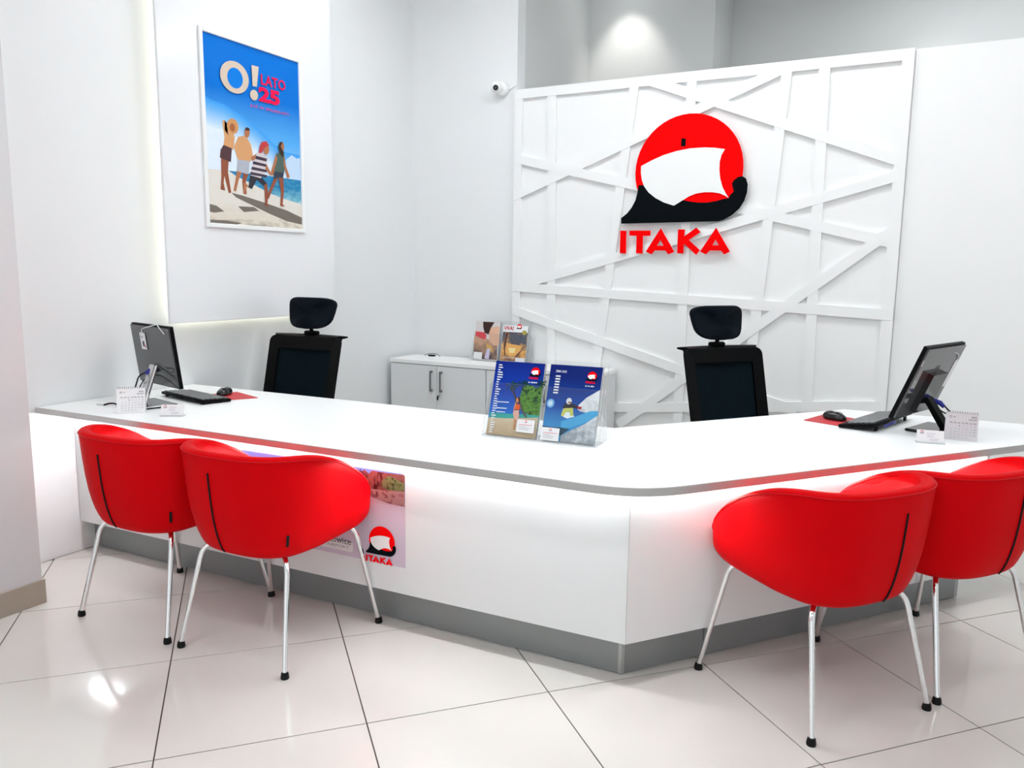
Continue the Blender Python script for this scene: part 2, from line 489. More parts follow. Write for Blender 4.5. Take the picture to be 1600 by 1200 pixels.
# ------------------------------------------------------------------ framed poster
FXp = PX
po = thing('poster', 'framed blue beach poster with four walking people on the glossy board', 'poster', (PX, 3.40, 1.59))
off = (PX, 3.40, 1.59)
y0, y1, z0, z1 = 3.026, 3.785, 1.592, 2.622
fw = .024
for lo, hi in (((PX, y0, z0), (PX + .014, y0 + fw, z1)), ((PX, y1 - fw, z0), (PX + .014, y1, z1)),
               ((PX, y0 + fw, z0), (PX + .014, y1 - fw, z0 + fw)), ((PX, y0 + fw, z1 - fw), (PX + .014, y1 - fw, z1))):
    MB().box(lo, hi, 'logo_white', .003).build('frame_bar', po, off=off)
ay, by_, az, bz = y0 + fw, y1 - fw, z0 + fw, z1 - fw
Wd, Hd = by_ - ay, bz - az
ink_grad('poster_sky', (205, 225, 245), (90, 175, 240), 'Z', .25, .75, (0, 112, 208), nz=.06, nscale=3)
ink_grad('poster_sand', (120, 112, 100), (222, 214, 198), 'Z', -.05, .16, (226, 222, 214), nz=.55, nscale=10, stretch=(1, 1.2, 5))
ink_grad('poster_sea', (225, 235, 238), (120, 185, 205), 'Z', .13, .27, (40, 130, 180), nz=.5, nscale=22, stretch=(1, 1, 2.5))
cl = mat('poster_cloud', srgb(222, 234, 246), .4, noise=.04, nscale=5)
PH = homog([(120, 92), (627, 258), (640, 1128), (165, 1085)], [(0, Hd), (Wd, Hd), (Wd, 0), (0, 0)])
P = Print((PX + .003, ay, az), (0, 1, 0), (0, 0, 1), (1, 0, 0), PH)
P.poly([(0, 0), (Wd, 0), (Wd, Hd), (0, Hd)], 'poster_sky', True)
EDGE = [(133, 430), (170, 455), (240, 480), (330, 540), (420, 610), (500, 690), (560, 730), (632, 745)]
for i in range(10):
    w = i / 9; sh = 16 * i; c0, c1 = (70, 160, 236), (224, 236, 248)
    P.poly([(x, min(y + sh * (1 - .25 * j / 7), 800 + 8 * j)) for j, (x, y) in enumerate(EDGE)] + [(633, 880), (400, 850), (153, 815)], ink(*[int(c0[q] + (c1[q] - c0[q]) * w) for q in range(3)]))
P.poly([(560, 770), (590, 745), (615, 765), (632, 760), (633, 880), (560, 865)], ink(196, 220, 244))
P.poly([(156, 812), (290, 825), (400, 845), (640, 880), (640, 1128), (165, 1085)], 'poster_sand')
P.poly([(260, 822), (400, 842), (638, 878), (638, 1000), (560, 975), (470, 940), (380, 890), (300, 850)], 'poster_sea')
dk = ink(122, 114, 106)
P.poly([(275, 935), (330, 950), (450, 990), (560, 1030), (642, 1070), (642, 1105), (560, 1085), (470, 1045), (380, 1000), (300, 960)], dk)
P.poly([(163, 990), (200, 1000), (240, 1030), (190, 1035), (165, 1030)], dk)
P.poly([(310, 1005), (390, 1010), (420, 1030), (340, 1035)], dk)
P.poly([(165, 1070), (250, 1075), (330, 1090), (300, 1100), (166, 1086)], dk)
sk, sk2, sk3 = ink(214, 160, 112), ink(180, 118, 84), ink(150, 88, 66)
P.poly([(222, 750), (262, 770), (258, 830), (275, 935), (262, 938), (240, 850), (236, 885), (244, 925), (220, 918), (224, 850)], sk3)
P.poly([(240, 615), (278, 610), (293, 650), (286, 718), (235, 690), (240, 650), (228, 566), (240, 562), (262, 640)], sk)
P.poly([(235, 690), (278, 708), (273, 780), (216, 755), (220, 715)], ink(88, 62, 66))
P.oval(282, 594, 30, 40, ink(206, 150, 98), .2); P.oval(280, 600, 14, 22, ink(170, 104, 66), .2)
P.poly([(304, 822), (332, 828), (313, 870), (299, 930), (286, 925), (297, 868)], sk2)
P.poly([(336, 832), (364, 838), (350, 880), (354, 945), (338, 942), (331, 880)], sk3)
P.poly([(310, 648), (350, 643), (376, 690), (388, 755), (377, 765), (372, 778), (308, 765), (288, 700)], sk)
P.poly([(308, 765), (369, 775), (365, 842), (340, 838), (334, 826), (330, 832), (302, 826)], ink(176, 180, 192))
P.oval(356, 627, 14, 27, sk2); P.poly([(343, 615), (352, 598), (368, 605), (370, 618)], ink(70, 50, 44))
P.poly([(440, 885), (458, 885), (465, 940), (460, 998), (474, 1007), (448, 1004), (446, 940)], sk3)
P.poly([(365, 905), (378, 915), (352, 905), (345, 940), (335, 935), (340, 880)], sk2)
P.poly([(372, 846), (432, 860), (457, 890), (440, 902), (405, 872), (380, 918), (362, 908)], ink(58, 56, 66))
P.poly([(400, 735), (430, 725), (462, 760), (455, 815), (427, 864), (371, 847), (385, 790)], ink(214, 204, 206))
for a_ in ((745, 762), (775, 790), (803, 818), (830, 844)):
    P.poly([(396 - (a_[0] - 740) * .25, a_[0]), (458, a_[0] + 18), (456, a_[1] + 16), (392 - (a_[0] - 740) * .25, a_[1])], ink(72, 62, 78))
P.poly([(376, 755), (402, 738), (398, 765), (380, 775)], sk2); P.poly([(455, 790), (480, 840), (478, 852), (450, 815)], sk2)
P.oval(455, 716, 15, 26, sk2); P.poly([(420, 700), (430, 676), (455, 672), (470, 695), (445, 706), (430, 735), (415, 732)], ink(188, 66, 72))
P.poly([(497, 858), (517, 860), (487, 920), (465, 972), (457, 962), (475, 910)], sk3)
P.poly([(518, 860), (542, 862), (546, 930), (538, 998), (550, 1010), (525, 1006), (530, 940)], sk3)
P.poly([(490, 828), (546, 836), (541, 866), (520, 860), (494, 870)], ink(62, 70, 84))
P.poly([(508, 735), (546, 728), (552, 770), (546, 838), (488, 828), (500, 765)], ink(84, 104, 96))
P.poly([(503, 742), (512, 760), (490, 848), (474, 846), (488, 800)], sk2); P.poly([(546, 745), (556, 800), (576, 858), (565, 868), (545, 800)], sk2)
P.oval(534, 702, 14, 27, sk2); P.poly([(516, 700), (524, 678), (540, 676), (530, 700), (545, 730), (540, 760), (524, 735)], ink(60, 46, 40))
bl = ink(10, 122, 218); sandl = ink(212, 196, 178)
P.oval(289, 337, 75, 84, sandl, .28, 32); P.oval(292, 342, 41, 54, bl, .28, 28)
P.poly([(378, 272), (416, 282), (406, 388), (383, 383)], sandl); P.oval(391, 431, 21, 28, sandl, .2)
pk = ink(242, 22, 78)
q0 = PH(428, 372); q1_ = PH(556, 342); P.text('LATO', (q0[0], PH(428, 375)[1], q1_[0], PH(428, 318)[1]), pk, .02)
P.text('25', (PH(416, 460)[0], PH(416, 462)[1], PH(527, 460)[0], PH(420, 384)[1]), pk, .045)
P.text('JU\u017b W SPRZEDA\u017bY', (PH(370, 480)[0], PH(370, 494)[1], PH(577, 530)[0], PH(370, 473)[1]), ink(206, 60, 122), .02)
P.build('print', po, off)

# ------------------------------------------------------------------ emblem and letters on the lattice
lo_ = thing('wall_sign', 'raised red, white and black emblem with red capital letters on the lattice partition', 'sign', (DISC_C[0], LOGO_Y, LZ0))
off = (DISC_C[0], LOGO_Y, LZ0)
EX, EY, NN = (1, 0, 0), (0, 0, 1), (0, -1, 0)
O0 = (0, LOGO_Y, 0)
MB().prism(DISC, EX, EY, NN, O0, -.012, 0, 'logo_red', 'logo_side').build('disc', lo_, off=off)
MB().prism(L_HULL, EX, EY, NN, O0, -.012, .003, 'logo_black', 'logo_side').build('hull', lo_, off=off)
MB().prism(L_SAIL, EX, EY, NN, O0, -.011, .005, 'logo_white', 'logo_side').build('sail', lo_, off=off)
MB().prism(L_SLOT, EX, EY, NN, O0, -.004, .002, 'logo_black').build('slot_mark', lo_, off=off)
for k, q in L_LET:
    MB().prism(q, EX, EY, NN, O0, -.012, 0, 'logo_red', 'logo_side').build('letter', lo_, off=off)
for x, z in ((DISC_C[0], DISC_C[1] + .1), (DISC_C[0] - .15, DISC_C[1] - .12), (DISC_C[0] + .17, DISC_C[1] + .03), (DISC_C[0], DISC_C[1] - .28)):
    MB().tube([(x, PF, z), (x, LOGO_Y + .012, z)], .006, 'silver', 8).build('spacer_pin', lo_, off=off)
for k, q in L_LET:
    xs = sum(p[0] for p in q) / len(q); zs = sum(p[1] for p in q) / len(q)
    MB().tube([(q[0][0] * .3 + xs * .7, PF, q[0][1] * .5 + zs * .5), (q[0][0] * .3 + xs * .7, LOGO_Y + .011, q[0][1] * .5 + zs * .5)], .004, 'silver', 6).build('spacer_pin', lo_, off=off)

# ------------------------------------------------------------------ security camera
cc = thing('security_camera', 'small white ball security camera with black lens beside the lattice partition', 'camera', (-2.80, BY, 2.655))
Rb = Matrix.Rotation(math.radians(90), 3, 'X')
MB().lathe([(.03, 0), (.048, .002), (.05, .02), (.044, .034), (.03, .04)], 'logo_white', (0, 0, 0), 24, Rb).build('base', cc, True)
bd = MB(); dr = Vector((.34, -.90, -.22)).normalized(); Rd = dr.to_track_quat('Z', 'Y').to_matrix(); cb = Vector((-.022, -.062, .002))
bd.lathe([(.004, -.042), (.026, -.034), (.039, -.016), (.042, 0), (.039, .016), (.030, .029), (.022, .034)], 'logo_white', cb, 24, Rd)
bd.build('ball', cc, True)
MB().lathe([(.019, .033), (.019, .040), (.012, .042)], 'lens_black', cb, 20, Rd).build('lens', cc, True)
MB().lathe([(.008, .041), (.008, .044), (.004, .0445)], 'grey_gloss', cb, 16, Rd).build('lens_ring', cc, True)
MB().tube(smooth_path([(.04, -.012, -.01), (.07, -.008, .0), (.09, -.005, .012), (.108, -.004, .02)]), .0035, 'logo_white', 8).build('cable', cc, True)

# ================================================================== THE COUNTER
a1 = 1.77 * D2R; a2 = 52 * D2R
u1 = np.array([math.cos(a1), math.sin(a1)]); n1 = np.array([u1[1], -u1[0]])
u2 = np.array([math.cos(a2), math.sin(a2)]); n2 = np.array([u2[1], -u2[0]])
PC = np.array([-.844, 2.439])
corner = lambda d: PC + np.linalg.solve(np.array([n1, n2]), np.array([d, d]))


def left_at(d, x):          # point at world x on the left arm's line with offset d in front of the plinth
    c = corner(d); return c + u1 * ((x - c[0]) / u1[0])


LXW = WX + .004
ZT, ZU, ZP = .735, .709, .15
RL = 1.705                  # length of the right arm measured along its plinth


def slab(pts, z0, z1, mt, side=None):
    return MB().prism([tuple(p) for p in pts], (1, 0, 0), (0, 1, 0), (0, 0, 1), (0, 0, 0), z0, z1, mt, side)


# left body
lb = thing('counter_unit', 'long white counter unit with grey plinth carrying the beach banner, left arm', 'counter', (-2.2, 2.36, 0))
off = (-2.2, 2.36, 0)
c70, c52 = corner(.07), corner(.052)
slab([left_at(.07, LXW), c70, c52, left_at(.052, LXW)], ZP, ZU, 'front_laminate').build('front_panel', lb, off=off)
slab([left_at(0, LXW), PC - u1 * .012, PC - u1 * .012 - n1 * .018, left_at(-.018, LXW)], .006, ZP + .03, 'plinth_alu').build('plinth', lb, off=off)
slab([PC - u1 * .012, PC, PC + u2 * .012, PC + u2 * .012 - n2 * .02, PC - u1 * .012 - n1 * .02], .004, ZP + .03, 'plinth_trim').build('plinth_corner', lb, off=off)
for x in (-3.3, -2.55, -1.75, -1.05):
    p = left_at(-.03, x); MB().lathe([(.018, 0), (.018, .012), (.012, .02)], 'rubber', (p[0], p[1], 0), 10).build('foot', lb, off=off)
slab([left_at(.05, -3.2), left_at(.05, -1.0), left_at(-.12, -1.0), left_at(-.12, -3.2)], ZP + .005, ZP + .023, 'front_laminate').build('bottom_board', lb, off=off)
led = slab([left_at(.09, LXW + .03), corner(.09), corner(.082), left_at(.082, LXW + .03)], ZU - .010, ZU - .0005, 'led_cool').build('light_strip', lb, off=off)
led['label'] = 'thin white light strip under the worktop edge'
# right body
rb = thing('counter_unit', 'shorter angled white counter unit with grey plinth behind the two right red chairs', 'counter', (-.3, 3.1, 0))
off = (-.3, 3.1, 0)
c30 = corner(.0)
e70 = PC + u2 * (RL + .02) + n2 * .07; e52 = PC + u2 * (RL + .02) + n2 * .052
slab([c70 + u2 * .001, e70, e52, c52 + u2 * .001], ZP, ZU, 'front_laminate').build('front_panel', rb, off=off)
slab([PC + u2 * .0125, PC + u2 * .345, PC + u2 * .345 - n2 * .018, PC + u2 * .0125 - n2 * .018], .006, ZP + .03, 'plinth_alu').build('plinth', rb, off=off)
slab([PC + u2 * .348, PC + u2 * RL, PC + u2 * RL - n2 * .018, PC + u2 * .348 - n2 * .018], .006, ZP + .03, 'plinth_alu').build('plinth', rb, off=off)
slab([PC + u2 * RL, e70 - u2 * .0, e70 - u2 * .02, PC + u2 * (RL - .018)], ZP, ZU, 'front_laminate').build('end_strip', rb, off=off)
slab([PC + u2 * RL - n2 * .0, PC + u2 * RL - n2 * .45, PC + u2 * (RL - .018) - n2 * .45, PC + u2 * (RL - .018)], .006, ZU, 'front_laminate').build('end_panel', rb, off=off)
for s_ in (.3, .72, 1.2, 1.6):
    p = PC + u2 * s_ - n2 * .03; MB().lathe([(.018, 0), (.018, .012), (.012, .02)], 'rubber', (p[0], p[1], 0), 10).build('foot', rb, off=off)
e90 = PC + u2 * RL + n2 * .09; e82 = PC + u2 * RL + n2 * .082
led = slab([corner(.09), e90, e82, corner(.082)], ZU - .010, ZU - .0005, 'led_cool').build('light_strip', rb, off=off)
led['label'] = 'thin white light strip under the worktop edge'

# worktops with a silver edge; a mitred joint between them
fc = corner(.245)
inner = np.array([-1.125, 3.06])
fA = fc - u1 * .16; fB = fc + u2 * .16
arc = []
for i in range(9):
    t = i / 8; arc.append((1 - t) ** 2 * fA + 2 * t * (1 - t) * fc + t * t * fB)
seamF = px_on(1200.5, 746.5, (0, 0, ZT), (0, 0, 1))[:2]
seamF = fc + u2 * ((seamF - fc) @ u2)
backL = inner + u1 * ((LXW - inner[0]) / u1[0])
ptsL = [left_at(.245, LXW)] + arc + [seamF, inner, backL]
seam2 = u2 * .0012
endF = fc + u2 * ((.70 - fc[0]) / u2[0])
back0 = np.array([-.323, 4.085])
ptsR = [seamF + seam2, endF - u2 * .05, endF + np.array([.012, .02]), endF + np.array([-.02, .065]), np.array([.55, 4.11]), back0, inner + seam2]


def worktop(pts, nfront, name, label, c):
    t = thing(name, label, 'worktop', (c[0], c[1], ZU))
    o3 = (c[0], c[1], ZU)
    MB().prism([tuple(p) for p in pts], (1, 0, 0), (0, 1, 0), (0, 0, 1), (0, 0, 0), ZU, ZT, 'laminate').build('board', t, off=o3)
    eb = MB(); L = [np.array(p) for p in pts[:nfront]]
    nr = []
    for i in range(len(L)):
        d = L[min(i + 1, len(L) - 1)] - L[max(i - 1, 0)]; d = d / np.linalg.norm(d); nr.append(np.array([d[1], -d[0]]))
    vs = []; fs = []
    for p, n in zip(L, nr):
        for dd, z in ((0, ZU - .0004), (.0016, ZU - .0004), (.0020, ZU + .0012), (.0020, ZT - .0012), (.0014, ZT + .0003), (0, ZT + .0003)):
            vs.append((p[0] + n[0] * dd, p[1] + n[1] * dd, z))
    for i in range(len(L) - 1):
        for k in range(6):
            fs.append([i * 6 + k, (i + 1) * 6 + k, (i + 1) * 6 + (k + 1) % 6, i * 6 + (k + 1) % 6])
    fs += [[5, 4, 3, 2, 1, 0], [(len(L) - 1) * 6 + k for k in range(6)]]
    eb.add(vs, fs, 'edge_alu').build('edge_band', t, off=o3)['label'] = 'silver edge band'
    return t


worktop(ptsL, 11, 'worktop', 'long white worktop with rounded front corner carrying the left computer and the catalogue holder', (-2.2, 2.6))
worktop(ptsR, 5, 'worktop', 'angled white worktop carrying the right computer, joined by a thin seam', (-.2, 3.6))

# ------------------------------------------------------------------ banner stuck on the counter front
P0 = np.array([c70[0], c70[1], 0.]); nb = np.array([n1[0], n1[1], 0.])
SX0, SX1, SZ0, SZ1 = -2.50, -1.683, .256, .624
bo = left_at(.07, SX0)
BW = (SX1 - SX0) / u1[0]; BH = SZ1 - SZ0


def bm_(x, y):
    p = px_on(480 + x / 5, 680 + y / 5, P0, nb); return ((p[0] - SX0) / u1[0], p[2] - SZ0)


ink_grad('banner_ground', (205, 200, 206), (196, 182, 205), 'Z', -.10, .25, (205, 190, 205), nz=.1, nscale=5)
ink_grad('banner_palms', (20, 3, 8), (66, 16, 22), 'Z', .1, .5, (118, 66, 62), nz=2.0, nscale=60, stretch=(1, 1, .5))
ink_grad('banner_shrub', (18, 22, 10), (56, 62, 30), 'Z', .1, .5, (104, 104, 66), nz=2.0, nscale=70)
ink_grad('banner_bank', (58, 18, 24), (118, 60, 64), 'Z', .0, .45, (156, 112, 110), nz=1.8, nscale=60)
P = Print((bo[0], bo[1], SZ0), (u1[0], u1[1], 0), (0, 0, 1), nb, bm_, .00025)
P.poly([(0, 0), (BW, 0), (BW, BH - .008), (BW - .008, BH), (0, BH)], 'banner_ground', True)
P.poly([(0, BH * .80), (BW, BH * .72), (BW, BH - .008), (BW - .008, BH), (0, BH)], ink(96, 126, 196), True)
P.poly([(360, 290), (390, 262), (420, 285), (450, 268), (480, 300), (510, 275), (560, 285), (640, 296), (700, 302), (758, 310), (764, 320), (764, 440), (640, 440), (500, 425), (380, 400), (300, 380), (300, 300)], 'banner_palms')
P.poly([(590, 350), (640, 315), (700, 345), (760, 380), (763, 440), (640, 430), (580, 400)], 'banner_shrub')
P.poly([(300, 380), (480, 415), (600, 430), (764, 440), (765, 560), (640, 535), (500, 480), (300, 430)], 'banner_bank')
P.poly([(330, 270), (352, 262), (372, 285), (392, 266), (398, 290), (420, 262), (424, 300), (456, 290), (440, 330), (400, 350), (360, 330)], ink(70, 34, 60))
k0, k1 = bm_(150, 800), bm_(362, 935)
kx0, ky0, kx1, ky1 = k0[0] - .035, k1[1] + .01, k1[0], k0[1]
P.poly([(kx0, ky0), (kx1 - .008, ky0), (kx1, ky0 + .008), (kx1, ky1), (kx0, ky1)], ink(226, 224, 222), True)
P.text('Katowice', (kx0 + .012, ky0 + .028, kx1 - .010, ky0 + .056), ink(84, 82, 84), .0, True)
P.text('AIRPORT', (kx0 + .038, ky0 + .011, kx1 - .02, ky0 + .022), ink(140, 138, 138), 0, True)
e0 = bm_(463, 905); e1 = bm_(697, 905)
e2 = bm_(560, 1000)
emblem(P, e0[0], min(e2[1], bm_(660, 1008)[1]), e1[0] - e0[0])
bn = P.build('banner')
tag(bn, 'printed beach banner with airport label stuck on the left counter front', 'banner')

# ================================================================== VISITOR CHAIRS
def shell_plan(psi):        # psi in degrees from the rear centre; unit plan (x, y)
    s = -1 if psi < 0 else 1; a = abs(psi)
    if a <= 90:
        w = a * D2R; e = 2 / 2.7
        return s * (math.sin(w) ** e), -(math.cos(w) ** e) if a < 90 else 0.
    k = (a - 90) / 40
    return s * (1 - .08 * k ** 2 - .22 * k ** 5), .86 * k


def shell_pt(psi, t, inset=0.):
    ux, uy = shell_plan(psi)
    rx, ry = ux * .300, (uy * .285 if uy < 0 else uy * .326)
    f = max(0., (abs(psi) - 70) / 60) ** 1.3
    bx, by = ux * (.215 + .045 * f), (uy * .215 if uy < 0 else uy * (.275 + .012 * f))
    k = min(1, max(0, (ry + .20) / .48)); zr = .458 + .295 * (1 - k ** 1.95) ** .76
    zb = .376 + .048 * k ** 1.3
    g_ = (.62 + .3 * f) * (1 - (1 - t) ** (3.4 + 2 * f)) + (.38 - .3 * f) * t
    zz = t ** 1.25
    x, y, z = bx + (rx - bx) * g_, by + (ry - by) * g_, zb + (zr - zb) * zz
    if t < .12:                       # tuck the lower edge under
        w = (1 - t / .12) ** 2; x *= 1 - .16 * w; y *= 1 - .14 * w
    if inset:
        L = math.hypot(x, y) or 1; nx, ny = (x / L, y / L)
        if abs(psi) > 90: nx, ny = (1 if psi > 0 else -1) * .97, -.0
        x -= nx * inset; y -= ny * inset
    return (x, y, z)


def make_chair(label, zip_side):
    t = thing('visitor_chair', label, 'chair', (0, 0, 0), 0, 'red visitor chairs at the counter')
    N = 64; ang = [130 * math.copysign(1 - (1 - abs(q)) ** 1.45, q) for q in [-1 + 2 * i / N for i in range(N + 1)]]
    T_out = [0, .02, .05, .085, .12, .18, .26, .36, .48, .62, .78, .9]; rows = []
    for psi in ang:
        f = max(0, (abs(psi) - 105) / 25); th = .044 * (1 - .3 * f)
        L = [shell_pt(psi, q) for q in T_out]
        for a_ in (0, 36, 72, 108, 144, 180):
            m_ = shell_pt(psi, 1.0, th * (1 - math.cos(a_ * D2R)) / 2); L.append((m_[0], m_[1], m_[2] - .006 + .012 * math.sin(a_ * D2R)))
        for q, e in ((.85, 1.1), (.65, 1.15), (.45, 1.2), (.25, 1.25), (.12, 1.2)): L.append(shell_pt(psi, q, th * e))
        rows.append(L)
    K = len(rows[0])
    for r_, e in ((0, 1), (0, 2)):    # round the two noses
        pass
    vs = [p for r in rows for p in r]; fs = []
    for i in range(N):
        for k in range(K):
            fs.append([i * K + k, i * K + (k + 1) % K, (i + 1) * K + (k + 1) % K, (i + 1) * K + k])
    for row, base, flip in ((rows[0], 0, False), (rows[-1], K * N, True)):
        c = np.mean(np.array(row), 0); prev = base
        for sc, dy in ((.95, .012), (.82, .024), (.6, .034), (.3, .039)):
            k0 = len(vs); vs += [tuple(c + (np.array(p) - c) * sc + np.array([0, dy, 0])) for p in row]
            for k in range(K):
                q = [prev + k, prev + (k + 1) % K, k0 + (k + 1) % K, k0 + k]; fs.append(q if flip else q[::-1])
            prev = k0
        q = [prev + k for k in range(K)]; fs.append(q if flip else q[::-1])
    MB().add(vs, fs, 'red_leather').build('shell', t, True, fix=True)
    # seat cushion inside the tub
    out_ = [shell_pt(q, .12) for q in [-130 + 13 * i for i in range(21)]]
    pl = [(p[0] * .97, p[1] * .97) for p in out_]; pl += [(.10, .285), (-.10, .285)] if False else []
    n_ = len(pl); sv = []; sf = []
    for sc, z in ((.80, .400), (.93, .412), (.95, .455), (.90, .470), (.6, .476)):
        for x, y in pl: sv.append((x * sc, (y - .03) * sc + .03, z))
    for r in range(4):
        for k in range(n_):
            sf.append([r * n_ + k, r * n_ + (k + 1) % n_, (r + 1) * n_ + (k + 1) % n_, (r + 1) * n_ + k])
    sf.append(list(range(n_))[::-1]); sf.append(list(range(4 * n_, 5 * n_)))
    MB().add(sv, sf, 'red_leather').build('seat_cushion', t, True, fix=True)
    # piping round the rim and seams
    pp = [shell_pt(-128 + 256 * i / 60, 1.0) for i in range(61)]
    pp = [(x * 1.002, y * 1.002, z - .007) for x, y, z in pp]
    MB().tube(pp, .0022, 'red_piping', 6).build('piping', t, True)
    zp = []
    for i in range(15):
        q = shell_pt(zip_side * 4, .09 + .77 * i / 14); L = math.hypot(q[0], q[1]); zp.append((q[0] * (1 + .001 / L), q[1] * (1 + .001 / L), q[2]))
    MB().tube(zp, .0036, 'rubber', 6).build('zip', t, True)['label'] = 'black zip line up the middle of the back'
    q = [shell_pt(-zip_side * 50, .36 - .12 * i / 3) for i in range(4)]
    q = [(x * 1.004, y * 1.004, z) for x, y, z in q]
    if zip_side < 0: MB().tube(q, .005, 'rubber', 6).build('tag', t, True)['label'] = 'small black fabric tag'
    for sx, sy in ((-1, -1), (1, -1), (1, 1), (-1, 1)):
        if sy < 0: foot, knee, hip = (.245, -.250, .016), (.198, -.170, .378), (.10, -.10, .395)
        else: foot, knee, hip = (.275, .250, .016), (.222, .175, .412), (.12, .12, .412)
        f_, k_, h_ = [np.array([sx * p[0], p[1], p[2]]) for p in (foot, knee, hip)]
        d1 = (f_ - k_) / np.linalg.norm(f_ - k_); d2 = (h_ - k_) / np.linalg.norm(h_ - k_)
        pa, pb = k_ + d1 * .05, k_ + d2 * .05
        path = [f_] + [(1 - w) ** 2 * pa + 2 * w * (1 - w) * k_ + w * w * pb for w in [i / 7 for i in range(8)]] + [h_]
        lg_ = MB().tube(path, .0095, 'chrome', 12).build('leg', t, True)
        MB().lathe([(.014, 0), (.015, .006), (.0125, .020), (.010, .024)], 'rubber', (f_[0] + d1[0] * .004, f_[1], 0), 14).build('foot_cap', lg_, True)
    MB().box((-.13, -.12, .405), (.13, .14, .418), 'black_plastic', .004).build('seat_plate', t)
    return t


def copy_tree(o, parent=None):
    c = o.copy(); COL.objects.link(c)
    if parent: c.parent = parent
    for ch in list(o.children): copy_tree(ch, c)
    return c


A_ = make_chair('leftmost red tub chair, nearest the grey pillar, tag low on its back', -1)
A_.location = (-2.645, 2.079, 0); A_.rotation_euler[2] = 1 * D2R
B_ = copy_tree(A_); B_.location = (-2.091, 2.097, 0); B_.rotation_euler[2] = 2 * D2R
B_['label'] = 'red tub chair in front of the beach banner, second from the left'
C_ = make_chair('nearest red tub chair at the angled counter, its full back in view', 1)
C_.location = (-.253, 2.677, 0); C_.rotation_euler[2] = 52 * D2R
E_ = copy_tree(C_); E_.location = (.078, 3.12, 0); E_.rotation_euler[2] = 52 * D2R
E_['label'] = 'rightmost red tub chair, partly hidden and cut by the picture edge'

